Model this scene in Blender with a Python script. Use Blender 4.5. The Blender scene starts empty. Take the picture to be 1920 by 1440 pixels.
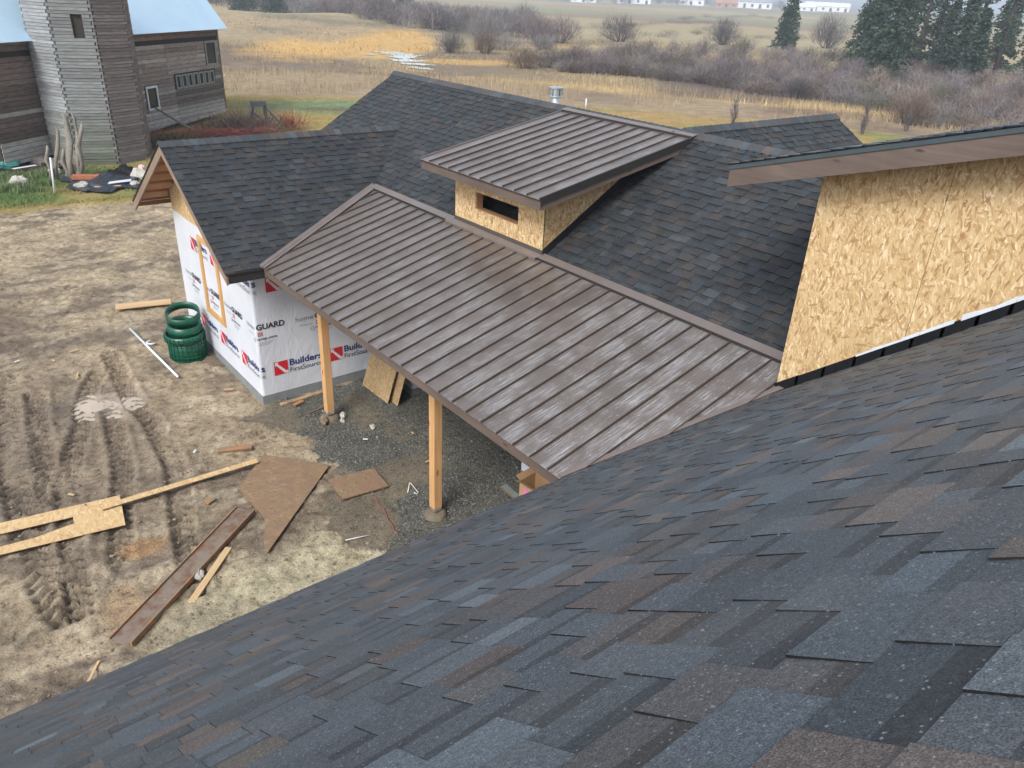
import bpy, math, random
import numpy as np
from mathutils import Vector, Matrix

scene = bpy.context.scene
col = scene.collection
R = math.radians
random.seed(11)

# ---------------------------------------------------------------- camera
YAW, PITCH, ROLL = R(39.58), R(27.24), R(-2.906)
cd = bpy.data.cameras.new('camera')
cam = bpy.data.objects.new('camera', cd)
col.objects.link(cam)
_fh = Vector((math.sin(YAW), math.cos(YAW), 0)); _r = Vector((math.cos(YAW), -math.sin(YAW), 0))
_fw = _fh * math.cos(PITCH) - Vector((0, 0, 1)) * math.sin(PITCH)
_up = _r.cross(_fw)
_r2 = _r * math.cos(ROLL) - _up * math.sin(ROLL)
_u2 = _r * math.sin(ROLL) + _up * math.cos(ROLL)
CAMZ = 7.7
cam.matrix_world = Matrix(((_r2.x, _u2.x, -_fw.x, 0), (_r2.y, _u2.y, -_fw.y, 0), (_r2.z, _u2.z, -_fw.z, CAMZ), (0, 0, 0, 1)))
cd.sensor_width = 36.0
cd.lens = 36.0 * 1435.4 / 1920.0
cd.clip_start = 0.05
cd.clip_end = 9000
scene.camera = cam

# ---------------------------------------------------------------- sky, sun, exposure
SUN_EL, SUN_AZ = R(44), R(243)          # azimuth from +Y clockwise: light comes from the camera's left, high cloud
world = bpy.data.worlds.new('World'); scene.world = world; world.use_nodes = True
wn = world.node_tree.nodes; wl = world.node_tree.links
sky = wn.new('ShaderNodeTexSky'); sky.sky_type = 'NISHITA'; sky.sun_disc = False
sky.sun_elevation = SUN_EL; sky.sun_rotation = SUN_AZ
sky.air_density = 1.0; sky.dust_density = 4.0; sky.ozone_density = 1.0; sky.altitude = 700
bg = wn['Background']; bg.inputs['Strength'].default_value = 0.125
hs = wn.new('ShaderNodeHueSaturation'); hs.inputs['Saturation'].default_value = 0.42        # high overcast: the blue is veiled all over
wl.new(sky.outputs[0], hs.inputs['Color']); wl.new(hs.outputs[0], bg.inputs['Color'])
sd = bpy.data.lights.new('sun', 'SUN'); sd.energy = 1.5; sd.angle = R(22); sd.color = (1.0, 0.985, 0.95)
sun = bpy.data.objects.new('sun', sd); col.objects.link(sun)
_sdir = Vector((math.sin(SUN_AZ) * math.cos(SUN_EL), math.cos(SUN_AZ) * math.cos(SUN_EL), math.sin(SUN_EL)))
sun.rotation_euler = _sdir.to_track_quat('Z', 'Y').to_euler()
vs = scene.view_settings
vs.view_transform = 'Standard'; vs.look = 'None'; vs.gamma = 1.0; vs.use_curve_mapping = False
vs.exposure = 1.07
scene.cycles.use_denoising = True
scene.cycles.max_bounces = 5
scene.cycles.diffuse_bounces = 3
scene.cycles.glossy_bounces = 2
scene.cycles.volume_bounces = 0

# ---------------------------------------------------------------- node helpers
class NT:
    def __init__(s, name):
        s.m = bpy.data.materials.new(name); s.m.use_nodes = True
        s.t = s.m.node_tree; s.b = s.t.nodes['Principled BSDF']
        s.co = None
    def put(s, sock, v):
        if isinstance(v, bpy.types.NodeSocket): s.t.links.new(v, sock)
        elif isinstance(v, (tuple, list)):
            if len(sock.default_value) == 4 and len(v) == 3: v = (*v, 1.0)
            sock.default_value = v
        else: sock.default_value = v
    def vec(s, kind='Object'):
        n = s.t.nodes.new('ShaderNodeTexCoord'); return n.outputs[kind]
    def rot(s, v, axis, ang):
        n = s.t.nodes.new('ShaderNodeVectorRotate'); n.rotation_type = 'AXIS_ANGLE'
        s.put(n.inputs['Vector'], v); n.inputs['Axis'].default_value = axis; n.inputs['Angle'].default_value = ang
        return n.outputs[0]
    def scl(s, v, sc):
        n = s.t.nodes.new('ShaderNodeVectorMath'); n.operation = 'MULTIPLY'
        s.put(n.inputs[0], v); n.inputs[1].default_value = sc; return n.outputs[0]
    def off(s, v, o):
        n = s.t.nodes.new('ShaderNodeVectorMath'); n.operation = 'ADD'
        s.put(n.inputs[0], v); s.put(n.inputs[1], o); return n.outputs[0]
    def noise(s, v, scale, detail=4.0, rough=0.55, out='Fac', dist=0.0):
        n = s.t.nodes.new('ShaderNodeTexNoise'); s.put(n.inputs['Vector'], v)
        n.inputs['Scale'].default_value = scale; n.inputs['Detail'].default_value = detail
        n.inputs['Roughness'].default_value = rough; n.inputs['Distortion'].default_value = dist
        return n.outputs[out]
    def vor(s, v, scale, out='Color', feature='F1'):
        n = s.t.nodes.new('ShaderNodeTexVoronoi'); n.feature = feature; s.put(n.inputs['Vector'], v)
        n.inputs['Scale'].default_value = scale; return n.outputs[out]
    def wave(s, v, scale, dist=0.0, dirn='X', prof='SIN'):
        n = s.t.nodes.new('ShaderNodeTexWave'); n.bands_direction = dirn; n.wave_profile = prof
        s.put(n.inputs['Vector'], v); n.inputs['Scale'].default_value = scale; n.inputs['Distortion'].default_value = dist
        return n.outputs['Fac']
    def ramp(s, f, stops, const=False):
        n = s.t.nodes.new('ShaderNodeValToRGB'); s.put(n.inputs[0], f); e = n.color_ramp.elements
        if const: n.color_ramp.interpolation = 'CONSTANT'
        while len(e) < len(stops): e.new(0.5)
        for i, (p, c) in enumerate(stops):
            e[i].position = p
            if not isinstance(c, (tuple, list)): c = (c, c, c)
            e[i].color = (*c[:3], 1)
        return n.outputs[0]
    def mix(s, f, a, b, mode='MIX'):
        n = s.t.nodes.new('ShaderNodeMix'); n.data_type = 'RGBA'; n.blend_type = mode
        s.put(n.inputs[0], f); s.put(n.inputs[6], a); s.put(n.inputs[7], b); return n.outputs[2]
    def math(s, op, a, b=0.0, clamp=False):
        n = s.t.nodes.new('ShaderNodeMath'); n.operation = op; n.use_clamp = clamp
        s.put(n.inputs[0], a); s.put(n.inputs[1], b); return n.outputs[0]
    def sep(s, c):
        n = s.t.nodes.new('ShaderNodeSeparateColor'); s.put(n.inputs[0], c); return n.outputs
    def attr(s, name='tone', out='Color'):
        n = s.t.nodes.new('ShaderNodeAttribute'); n.attribute_name = name; return n.outputs[out]
    def rnd(s):
        n = s.t.nodes.new('ShaderNodeObjectInfo'); return n.outputs['Random']
    def bump(s, h, strength=0.5, dist=0.01):
        n = s.t.nodes.new('ShaderNodeBump'); s.put(n.inputs['Height'], h)
        n.inputs['Strength'].default_value = strength; n.inputs['Distance'].default_value = dist
        s.put(s.b.inputs['Normal'], n.outputs[0])
    def out(s, base=None, rough=None, metal=None, spec=None, **k):
        if base is not None: s.put(s.b.inputs['Base Color'], base)
        if rough is not None: s.put(s.b.inputs['Roughness'], rough)
        if metal is not None: s.put(s.b.inputs['Metallic'], metal)
        if spec is not None: s.put(s.b.inputs['Specular IOR Level'], spec)
        for kk, v in k.items(): s.put(s.b.inputs[kk.replace('_', ' ')], v)
        return s.m

MT = {}
def plain(name, c, rough=0.7, var=0.25, scale=6.0, metal=0.0, bump=0.0, spec=0.4):
    """a colour with dirt-like variation"""
    n = NT(name); v = n.vec()
    f = n.noise(v, scale, 5, 0.6)
    f2 = n.noise(v, scale * 9, 3, 0.6)
    f = n.math('ADD', n.math('MULTIPLY', f, 0.7), n.math('MULTIPLY', f2, 0.3))
    a = tuple(x * (1 - var) for x in c); b = tuple(min(1, x * (1 + var)) for x in c)
    if bump: n.bump(f2, bump, 0.01)
    MT[name] = n.out(n.ramp(f, [(0.3, a), (0.7, b)]), rough, metal, spec)
    return MT[name]

def wood(name, c1, c2, axis='X', rough=0.7, knots=True, scale=1.0, knotcol=None, dirt=None):
    """sawn wood, grain along one local axis"""
    n = NT(name); v = n.vec()
    st = {'X': (1.2, 22, 22), 'Y': (22, 1.2, 22), 'Z': (22, 22, 1.2)}[axis]
    sv = n.scl(v, tuple(x * scale for x in st))
    g = n.noise(sv, 1.0, 4, 0.6, dist=0.6)
    c = n.ramp(g, [(0.28, c1), (0.72, c2)])
    big = n.noise(v, 1.3 * scale, 3, 0.5)
    c = n.mix(n.ramp(big, [(0.35, 0.0), (0.7, 0.5)]), c, tuple(x * 0.7 for x in c1))
    if knots:
        st2 = {'X': (2.0, 7, 7), 'Y': (7, 2.0, 7), 'Z': (7, 7, 2.0)}[axis]
        d = n.vor(n.scl(v, tuple(x * scale for x in st2)), 1.0, 'Distance')
        k = n.ramp(d, [(0.06, 1.0), (0.13, 0.0)])
        c = n.mix(k, c, knotcol or tuple(x * 0.3 for x in c1))
    if dirt:
        d = n.noise(v, 5.0, 6, 0.65)
        c = n.mix(n.ramp(d, [(0.40, 0.0), (0.56, 0.92)]), c, dirt)
    n.bump(g, 0.25, 0.004)
    MT[name] = n.out(c, rough, spec=0.35)
    return MT[name]

def osb(name, axis, bright=1.0, size=1.0, dirt=None, flat=0.0):
    """oriented strand board: long flakes at many angles, several layers"""
    n = NT(name); v = n.vec()
    ax = {'X': (1, 0, 0), 'Y': (0, 1, 0), 'Z': (0, 0, 1)}[axis]
    base = n.noise(v, 14 / size, 4, 0.6)
    tan = [(0.0, (0.31, 0.165, 0.070)), (0.06, (0.42, 0.255, 0.112)), (0.32, (0.535, 0.365, 0.175)), (0.7, (0.615, 0.445, 0.24)), (0.9, (0.70, 0.54, 0.325)), (1.0, (0.80, 0.67, 0.46))]
    tan = [(p, tuple(x * bright for x in c)) for p, c in tan]
    c = n.ramp(base, [(0.3, tuple(x * bright for x in (0.40, 0.245, 0.10))), (0.7, tuple(x * bright for x in (0.60, 0.42, 0.20)))])
    h = base
    i = 0
    for ang, ln, wd, thr in ((1.45, 7, 28, 0.2), (0.5, 9, 36, 0.5), (2.0, 8, 32, 0.45), (1.75, 7, 24, 0.55), (1.2, 10, 44, 0.5), (2.5, 10, 42, 0.64), (1.6, 12, 50, 0.55), (1.35, 9, 30, 0.84), (0.1, 9, 34, 0.86), (1.9, 12, 54, 0.66)):
        rv = n.rot(v, ax, ang)
        wob = n.noise(v, 5 + i, 2, 0.5, 'Color')
        sc = {'X': (0.5, ln, wd), 'Y': (ln, 0.5, wd), 'Z': (ln, wd, 0.5)}[axis]
        q = n.vor(n.off(n.scl(rv, tuple(x / size for x in sc)), n.scl(wob, (0.8, 0.8, 0.8))), 1.0, 'Color')
        s = n.sep(q)
        k = n.ramp(s[0], [(0.0, 0.0), (thr, 1.0)], const=True)
        c = n.mix(k, c, n.ramp(s[1], tan))
        i += 1
    for ang2, th2 in ((0.4, 0.984), (2.2, 0.982), (1.3, 0.978)):
        dq = n.vor(n.scl(n.rot(v, ax, ang2), tuple(x / size for x in {'X': (0.5, 11, 44), 'Y': (11, 0.5, 44), 'Z': (11, 44, 0.5)}[axis])), 1.0, 'Color')
        c = n.mix(n.ramp(n.sep(dq)[2], [(0.0, 0.0), (th2, 0.75)], const=True), c, n.ramp(n.sep(dq)[0], [(0.0, (0.24, 0.115, 0.05)), (1.0, (0.42, 0.23, 0.105))]))
    dk = n.vor(n.scl(n.rot(v, ax, 1.3), tuple(x / size for x in {'X': (0.5, 14, 60), 'Y': (14, 0.5, 60), 'Z': (14, 60, 0.5)}[axis])), 1.0, 'Color')
    c = n.mix(n.ramp(n.sep(dk)[2], [(0.0, 0.0), (0.955, 0.8)], const=True), c, (0.27, 0.125, 0.055))
    blot = n.noise(v, 1.4, 3, 0.55)
    c = n.mix(n.ramp(blot, [(0.4, 0.0), (0.8, 0.25)]), c, tuple(x * bright for x in (0.40, 0.26, 0.12)))
    if flat: c = n.mix(flat, c, tuple(x * bright for x in (0.56, 0.395, 0.205)))
    if dirt:
        d = n.noise(v, 4.0, 6, 0.65)
        c = n.mix(n.ramp(d, [(0.35, 0.25), (0.6, 0.92)]), c, n.mix(n.ramp(n.noise(v, 3.1, 5, 0.6), [(0.42, 0.0), (0.62, 1.0)]), dirt, (0.235, 0.148, 0.098)))
    n.bump(n.sep(c)[1], 0.15, 0.004)
    MT[name] = n.out(c, 0.72, spec=0.3)
    return MT[name]

# ---------------------------------------------------------------- mesh helpers
class MB:
    def __init__(s): s.v = []; s.f = []; s.mi = []; s.c = []
    def add(s, vs, fs, c=None, mi=0):
        k = len(s.v); s.v += [tuple(x) for x in vs]
        for f in fs: s.f.append(tuple(i + k for i in f)); s.mi.append(mi); s.c.append(c)
        return s
    def box(s, x0, x1, y0, y1, z0, z1, c=None, mi=0):
        return s.add([(x0,y0,z0),(x1,y0,z0),(x1,y1,z0),(x0,y1,z0),(x0,y0,z1),(x1,y0,z1),(x1,y1,z1),(x0,y1,z1)],
                     [(3,2,1,0),(4,5,6,7),(0,1,5,4),(1,2,6,5),(2,3,7,6),(3,0,4,7)], c, mi)
    def beam(s, p0, p1, w, h, up=(0,0,1), c=None, mi=0):
        """box from p0 to p1, width w, height h (centred)"""
        p0 = Vector(p0); p1 = Vector(p1); d = (p1 - p0).normalized()
        sd_ = d.cross(Vector(up)).normalized(); u = sd_.cross(d).normalized()
        a = sd_ * w / 2; b = u * h / 2
        vs_ = [p0-a-b, p0+a-b, p0+a+b, p0-a+b, p1-a-b, p1+a-b, p1+a+b, p1-a+b]
        return s.add(vs_, [(0,1,2,3),(7,6,5,4),(0,4,5,1),(1,5,6,2),(2,6,7,3),(3,7,4,0)], c, mi)
    def prism(s, poly, ext, c=None, mi=0):
        n = len(poly); poly = [Vector(p) for p in poly]; e = Vector(ext)
        nn = Vector((0,0,0))
        for i in range(n): nn += poly[i].cross(poly[(i+1) % n])
        if nn.dot(e) < 0: poly.reverse()          # top cap faces along ext
        vs_ = poly + [p + e for p in poly]
        fs = [tuple(range(n-1, -1, -1)), tuple(range(n, 2*n))] + [(i, (i+1) % n, n + (i+1) % n, n + i) for i in range(n)]
        return s.add(vs_, fs, c, mi)
    def tube(s, pts, r, n=8, c=None, mi=0, cap=True):
        pts = [Vector(p) for p in pts]; rs = r if isinstance(r, (list, tuple)) else [r] * len(pts)
        k = []
        for i, p in enumerate(pts):
            d = (pts[min(i+1, len(pts)-1)] - pts[max(i-1, 0)]).normalized()
            a = d.cross(Vector((0.13, 0.21, 0.97))); a = a.normalized() if a.length > 1e-4 else d.orthogonal().normalized()
            b = d.cross(a).normalized()
            k.append([p + (a * math.cos(2*math.pi*j/n) + b * math.sin(2*math.pi*j/n)) * rs[i] for j in range(n)])
        vs_ = [q for ring in k for q in ring]; fs = []
        for i in range(len(pts)-1):
            for j in range(n): fs.append((i*n+j, i*n+(j+1) % n, (i+1)*n+(j+1) % n, (i+1)*n+j))
        if cap: fs += [tuple(range(n-1, -1, -1)), tuple((len(pts)-1)*n + j for j in range(n))]
        return s.add(vs_, fs, c, mi)
    def lathe(s, prof, n=24, cen=(0,0,0), c=None, mi=0, close=False):
        vs_ = []; fs = []
        for (r, z) in prof:
            for j in range(n): vs_.append((cen[0] + r*math.cos(2*math.pi*j/n), cen[1] + r*math.sin(2*math.pi*j/n), cen[2] + z))
        m = len(prof)
        for i in range(m if close else m-1):
            i2 = (i+1) % m
            for j in range(n): fs.append((i*n+j, i*n+(j+1) % n, i2*n+(j+1) % n, i2*n+j))
        return s.add(vs_, fs, c, mi)
    def build(s, name, mat, parent=None, smooth=False, loc=None, rotz=0.0, bevel=0.0):
        me = bpy.data.meshes.new(name); me.from_pydata(s.v, [], s.f)
        mats = mat if isinstance(mat, (list, tuple)) else [mat]
        for m in mats: me.materials.append(MT[m] if isinstance(m, str) else m)
        if len(mats) > 1: me.polygons.foreach_set('material_index', s.mi)
        if any(c is not None for c in s.c):
            at = me.color_attributes.new('tone', 'FLOAT_COLOR', 'CORNER')
            arr = []
            for f, c in zip(s.f, s.c):
                c = c or (0.5, 0.5, 0.5); arr += [c[0], c[1], c[2], 1.0] * len(f)
            at.data.foreach_set('color', arr)
        if smooth: me.polygons.foreach_set('use_smooth', [True] * len(me.polygons))
        me.update()
        o = bpy.data.objects.new(name, me); col.objects.link(o)
        if loc is not None: o.location = loc
        o.rotation_euler.z = rotz
        if bevel:
            b = o.modifiers.new('edge', 'BEVEL'); b.width = bevel; b.segments = 1; b.limit_method = 'ANGLE'
        if parent is not None: adopt(o, parent)
        return o

def adopt(o, parent, local=False):
    o.parent = parent
    if parent.type == 'EMPTY' and not local:
        o.matrix_parent_inverse = Matrix.Translation(-Vector(parent.location))
def tag(o, label=None, cat=None, group=None, kind=None):
    if label: o['label'] = label
    if cat: o['category'] = cat
    if group: o['group'] = group
    if kind: o['kind'] = kind
    return o
def thing(name, loc, label, cat, group=None, rotz=0.0):
    o = bpy.data.objects.new(name, None); o.empty_display_size = 0.2; col.objects.link(o)
    o.location = loc; o.rotation_euler.z = rotz
    return tag(o, label, cat, group)
def copy_tree(o, parent=None):
    c = o.copy(); col.objects.link(c)
    if parent is not None: c.parent = parent
    for ch in [x for x in list(scene.objects) if x.parent == o]: copy_tree(ch, c)
    return c
def np_obj(name, V, F, mat, C=None, parent=None, smooth=False, kind=None):
    me = bpy.data.meshes.new(name); V = np.asarray(V, np.float32); F = np.asarray(F, np.int32)
    k = F.shape[1]
    me.vertices.add(len(V)); me.vertices.foreach_set('co', V.ravel())
    me.loops.add(F.size); me.loops.foreach_set('vertex_index', F.ravel())
    me.polygons.add(len(F)); me.polygons.foreach_set('loop_start', np.arange(0, F.size, k, dtype=np.int32))
    if C is not None:
        at = me.color_attributes.new('tone', 'FLOAT_COLOR', 'POINT')
        C4 = np.ones((len(V), 4), np.float32); C4[:, :3] = C; at.data.foreach_set('color', C4.ravel())
    me.materials.append(MT[mat]); me.update(); me.validate()
    if smooth: me.polygons.foreach_set('use_smooth', np.ones(len(F), bool))
    o = bpy.data.objects.new(name, me); col.objects.link(o)
    if parent is not None: adopt(o, parent)
    if kind: o['kind'] = kind
    return o
rng = np.random.default_rng(5)
def blades(base, tip, w, colr):
    """one thin triangle for each base and tip"""
    n = len(base); a = rng.uniform(0, 2*np.pi, n)
    sdv = np.stack([np.cos(a), np.sin(a), np.zeros(n)], 1) * (w / 2)[:, None]
    V = np.empty((n, 3, 3), np.float32); V[:, 0] = base - sdv; V[:, 1] = base + sdv; V[:, 2] = tip
    return V.reshape(-1, 3), np.arange(3*n).reshape(-1, 3), np.repeat(colr, 3, 0)
def vnoise(x, y, seed=0):
    """smooth value noise on arrays"""
    xi = np.floor(x).astype(np.int64); yi = np.floor(y).astype(np.int64); fx = x - xi; fy = y - yi
    fx = fx*fx*(3-2*fx); fy = fy*fy*(3-2*fy)
    def h(a, b):
        k = (a * 374761393 + b * 668265263 + seed * 1274126177) & 0xffffffff
        k = ((k ^ (k >> 13)) * 1274126177) & 0xffffffff
        return ((k ^ (k >> 16)) & 0xffff) / 65535.0
    return (h(xi, yi)*(1-fx) + h(xi+1, yi)*fx)*(1-fy) + (h(xi, yi+1)*(1-fx) + h(xi+1, yi+1)*fx)*fy
def fbm(x, y, oct=4, seed=0):
    s = 0; a = 0.5; t = 0
    for i in range(oct): s = s + a*vnoise(x, y, seed+i); t += a; a *= 0.5; x = x*2.03+7.1; y = y*2.03+3.7
    return s / t
def clip(poly, a, b, c):
    """keep the part of a 2-D polygon where a*x+b*y>=c"""
    out = []
    for i in range(len(poly)):
        p, q = poly[i], poly[(i+1) % len(poly)]
        dp, dq = a*p[0]+b*p[1]-c, a*q[0]+b*q[1]-c
        if dp >= 0: out.append(p)
        if dp * dq < 0:
            t = dp / (dp - dq); out.append((p[0]+(q[0]-p[0])*t, p[1]+(q[1]-p[1])*t))
    return out
# ---------------------------------------------------------------- materials
def mat_shingle():
    n = NT('shingle'); v = n.vec()
    t = n.attr('tone')
    g = n.noise(v, 330, 2, 0.7); g2 = n.noise(v, 90, 3, 0.6)
    c = n.mix(1.0, t, n.ramp(g, [(0.30, 0.35), (0.5, 0.95), (0.70, 1.9)]), 'MULTIPLY')
    c = n.mix(1.0, c, n.ramp(g2, [(0.3, 0.75), (0.7, 1.3)]), 'MULTIPLY')
    sp = n.vor(v, 260, 'Color')
    c = n.mix(n.ramp(n.sep(sp)[0], [(0.0, 0.0), (0.985, 0.45)], const=True), c, (0.36, 0.39, 0.41))
    fl = n.noise(v, 34, 2, 0.5)
    c = n.mix(n.math('MULTIPLY', n.ramp(fl, [(0.735, 0.0), (0.76, 0.8)]), n.ramp(n.noise(v, 1.1, 2, 0.5), [(0.45, 0.0), (0.6, 1.0)])), c, (0.34, 0.34, 0.33))
    dust = n.noise(v, 2.2, 5, 0.6)
    c = n.mix(n.ramp(dust, [(0.5, 0.0), (0.85, 0.18)]), c, (0.20, 0.19, 0.17))
    n.bump(g, 0.5, 0.003)
    MT['shingle'] = n.out(c, 0.62, spec=0.45)
mat_shingle()

def mat_panel():
    n = NT('metal_panel'); v = n.vec()
    base = (0.192, 0.158, 0.138)
    big = n.noise(v, 1.1, 4, 0.55)
    c = n.ramp(big, [(0.3, tuple(x*0.85 for x in base)), (0.7, tuple(x*1.15 for x in base))])
    st = n.noise(n.scl(v, (3.2, 75, 1.0)), 1.0, 5, 0.7)
    pt = n.noise(v, 2.6, 4, 0.6)
    k = n.math('MULTIPLY', n.ramp(st, [(0.44, 0.0), (0.66, 1.0)]), n.ramp(pt, [(0.42, 0.08), (0.60, 1.0)]))
    xx = n.t.nodes.new('ShaderNodeSeparateXYZ'); n.put(xx.inputs[0], v)
    far = n.ramp(n.math('DIVIDE', xx.outputs[1], 14.0), [(0.30, 1.0), (0.62, 0.6), (0.9, 0.3)])   # chalk is thickest at the end nearest the stair side
    k = n.math('MULTIPLY', k, far)
    c = n.mix(k, c, (0.60, 0.60, 0.61))
    sp = n.noise(n.scl(v, (14, 60, 1)), 1.0, 3, 0.8)
    c = n.mix(n.math('MULTIPLY', n.ramp(sp, [(0.63, 0.0), (0.69, 0.9)]), far), c, (0.72, 0.71, 0.69))
    n.bump(n.wave(v, 8.2, 0, 'Y'), 0.6, 0.006)
    MT['metal_panel'] = n.out(c, 0.28, metal=0.45, spec=0.7, Coat_Weight=0.6, Coat_Roughness=0.2)
mat_panel()
plain('trim_brown', (0.185, 0.155, 0.143), 0.35, 0.12, 3, metal=0.2, spec=0.6)
plain('seam_shaded', (0.062, 0.046, 0.040), 0.45, 0.15, 3, spec=0.5)  # panel metal darkened: shade on the seam sides put into the colour
plain('trim_dark', (0.030, 0.027, 0.026), 0.4, 0.15, 3, spec=0.5)
plain('flashing_black', (0.006, 0.007, 0.009), 0.7, 0.3, 8, spec=0.25)
plain('drip_edge', (0.09, 0.12, 0.14), 0.3, 0.15, 3, metal=0.5, spec=0.6)
wood('fascia_y', (0.112, 0.083, 0.068), (0.155, 0.118, 0.098), 'Y', 0.6, True, 1.0, (0.06, 0.035, 0.025))
wood('fascia_x', (0.120, 0.088, 0.074), (0.165, 0.125, 0.106), 'X', 0.6, True, 1.0, (0.06, 0.035, 0.025))
wood('rake_wood', (0.235, 0.165, 0.12), (0.30, 0.22, 0.165), 'Y', 0.65, False)
wood('soffit_wood', (0.26, 0.095, 0.04), (0.36, 0.15, 0.065), 'X', 0.6, False)
wood('lookout_wood', (0.55, 0.33, 0.19), (0.66, 0.43, 0.26), 'X', 0.6, False)
wood('post_wood', (0.56, 0.30, 0.125), (0.70, 0.43, 0.20), 'Z', 0.55, True, 0.8, (0.25, 0.10, 0.03))
wood('buck_wood', (0.50, 0.27, 0.10), (0.66, 0.41, 0.18), 'Z', 0.6, False)
wood('jamb_wood', (0.40, 0.22, 0.11), (0.5, 0.30, 0.16), 'Z', 0.6, False)
osb('osb_wall', 'X', 1.0, 0.9)
osb('osb_cheek', 'X', 0.99, 0.95, flat=0.15)
osb('osb_side', 'Y', 0.9, 0.9)
osb('osb_flat', 'Z', 1.0, 1.4, flat=0.55)
osb('osb_aged', 'Z', 0.66, 1.0, flat=0.3)
osb('osb_muddy', 'Z', 0.5, 1.0, (0.20, 0.135, 0.095))
wood('board_pale', (0.50, 0.34, 0.18), (0.66, 0.48, 0.28), 'X', 0.7, False, 1.0)
wood('board_soiled', (0.44, 0.27, 0.15), (0.58, 0.39, 0.23), 'X', 0.7, True, 1.0, dirt=(0.24, 0.175, 0.12))
wood('board_wet', (0.14, 0.080, 0.052), (0.22, 0.132, 0.085), 'X', 0.5, False, 1.0, dirt=(0.22, 0.18, 0.145))
wood('board_orange', (0.36, 0.165, 0.07), (0.47, 0.245, 0.11), 'X', 0.6, False, 1.0, dirt=(0.23, 0.165, 0.11))
plain('board_edge', (0.20, 0.115, 0.065), 0.5, 0.3, 12)
plain('grey_board', (0.19, 0.22, 0.21), 0.6, 0.2, 6)
def mat_wrap():
    n = NT('house_wrap'); v = n.vec()
    f = n.noise(v, 2.0, 4, 0.5)
    wr = n.noise(n.rot(n.scl(v, (3, 3, 1.2)), (0.3, 0.5, 0.8), 0.7), 1.6, 5, 0.6, dist=1.2)
    n.bump(wr, 0.28, 0.05)
    MT['house_wrap'] = n.out(n.ramp(f, [(0.3, (0.58, 0.605, 0.66)), (0.7, (0.65, 0.675, 0.73))]), 0.42, spec=0.4)
mat_wrap()
for nm, c in (('ink_red', (0.55, 0.018, 0.03)), ('ink_navy', (0.018, 0.035, 0.16)), ('ink_black', (0.02, 0.02, 0.025)), ('ink_grey', (0.22, 0.23, 0.25)), ('ink_white', (0.64, 0.66, 0.70))):
    plain(nm, c, 0.5, 0.06, 5)
plain('foundation', (0.20, 0.215, 0.22), 0.85, 0.25, 4, bump=0.3)
plain('footing', (0.17, 0.135, 0.095), 0.9, 0.35, 9, bump=0.6)
plain('wall_core', (0.35, 0.25, 0.14), 0.8)
plain('dark_inside', (0.035, 0.028, 0.022), 0.9)
plain('galvanised', (0.62, 0.65, 0.68), 0.35, 0.12, 7, metal=0.85)
plain('vent_slot', (0.05, 0.055, 0.06), 0.5)
plain('green_plastic', (0.005, 0.078, 0.044), 0.35, 0.2, 9, spec=0.5)
plain('pvc_white', (0.66, 0.70, 0.72), 0.35, 0.1, 8)
plain('cardboard', (0.46, 0.285, 0.15), 0.85, 0.12, 5)
plain('pink_label', (0.80, 0.18, 0.46), 0.7, 0.08, 9)
plain('nail', (0.10, 0.09, 0.08), 0.5, 0.1, 9)
plain('wire_white', (0.75, 0.74, 0.70), 0.5, 0.1, 9)
plain('string_red', (0.32, 0.10, 0.06), 0.8, 0.2, 9)
plain('rock', (0.42, 0.40, 0.36), 0.85, 0.25, 5, bump=0.6)
plain('rock_dark', (0.16, 0.14, 0.12), 0.85, 0.35, 9, bump=0.6)
plain('tarp', (0.026, 0.033, 0.046), 0.35, 0.4, 3, bump=0.5, spec=0.5)
plain('teal_plastic', (0.06, 0.23, 0.20), 0.5, 0.2, 4)
plain('red_brick', (0.33, 0.12, 0.06), 0.85, 0.3, 8)
plain('pink_flag', (0.62, 0.42, 0.40), 0.7, 0.1, 9)
plain('white_paint', (0.62, 0.65, 0.66), 0.6, 0.15, 3)
plain('old_post', (0.225, 0.20, 0.17), 0.9, 0.3, 10, bump=0.6)
plain('grey_trim', (0.24, 0.245, 0.235), 0.8, 0.2, 4)
plain('machine_grey', (0.085, 0.082, 0.085), 0.6, 0.3, 6)
plain('glass_dark', (0.012, 0.02, 0.026), 0.18, 0.3, 3, spec=0.6)
def mat_tone(name, rough=0.85, amount=0.35, scale=8.0, bump=0.0, spec=0.3, stretch=None):
    n = NT(name); v = n.vec(); sv = n.scl(v, stretch) if stretch else v
    f = n.noise(sv, scale, 5, 0.62)
    c = n.mix(1.0, n.attr('tone'), n.ramp(f, [(0.25, 1 - amount), (0.75, 1 + amount)]), 'MULTIPLY')
    if bump: n.bump(f, bump, 0.02)
    MT[name] = n.out(c, rough, spec=spec)
mat_tone('barn_wood', 0.88, 0.42, 2.4, 0.5, stretch=(1.1, 1.1, 7.0))
mat_tone('silo_wood', 0.88, 0.38, 2.0, 0.5, stretch=(1.2, 1.2, 9.0))
mat_tone('leafy', 0.8, 0.2, 3.0)
mat_tone('twigs', 0.9, 0.2, 3.0)
mat_tone('blade', 0.85, 0.2, 1.0)
mat_tone('stones', 0.85, 0.3, 40)
plain('bark', (0.055, 0.043, 0.037), 0.9, 0.35, 4, bump=0.6)
plain('bark_grey', (0.16, 0.135, 0.12), 0.9, 0.3, 4)
def mat_barn_roof():
    n = NT('barn_roof_sheet'); v = n.vec()
    f = n.noise(v, 0.9, 4, 0.5)
    MT['barn_roof_sheet'] = n.out(n.ramp(f, [(0.3, (0.50, 0.69, 0.86)), (0.7, (0.56, 0.75, 0.90))]), 0.4, metal=0.1, spec=0.5)  # pale blue is the sky's reflection put into the base colour
mat_barn_roof()
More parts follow.
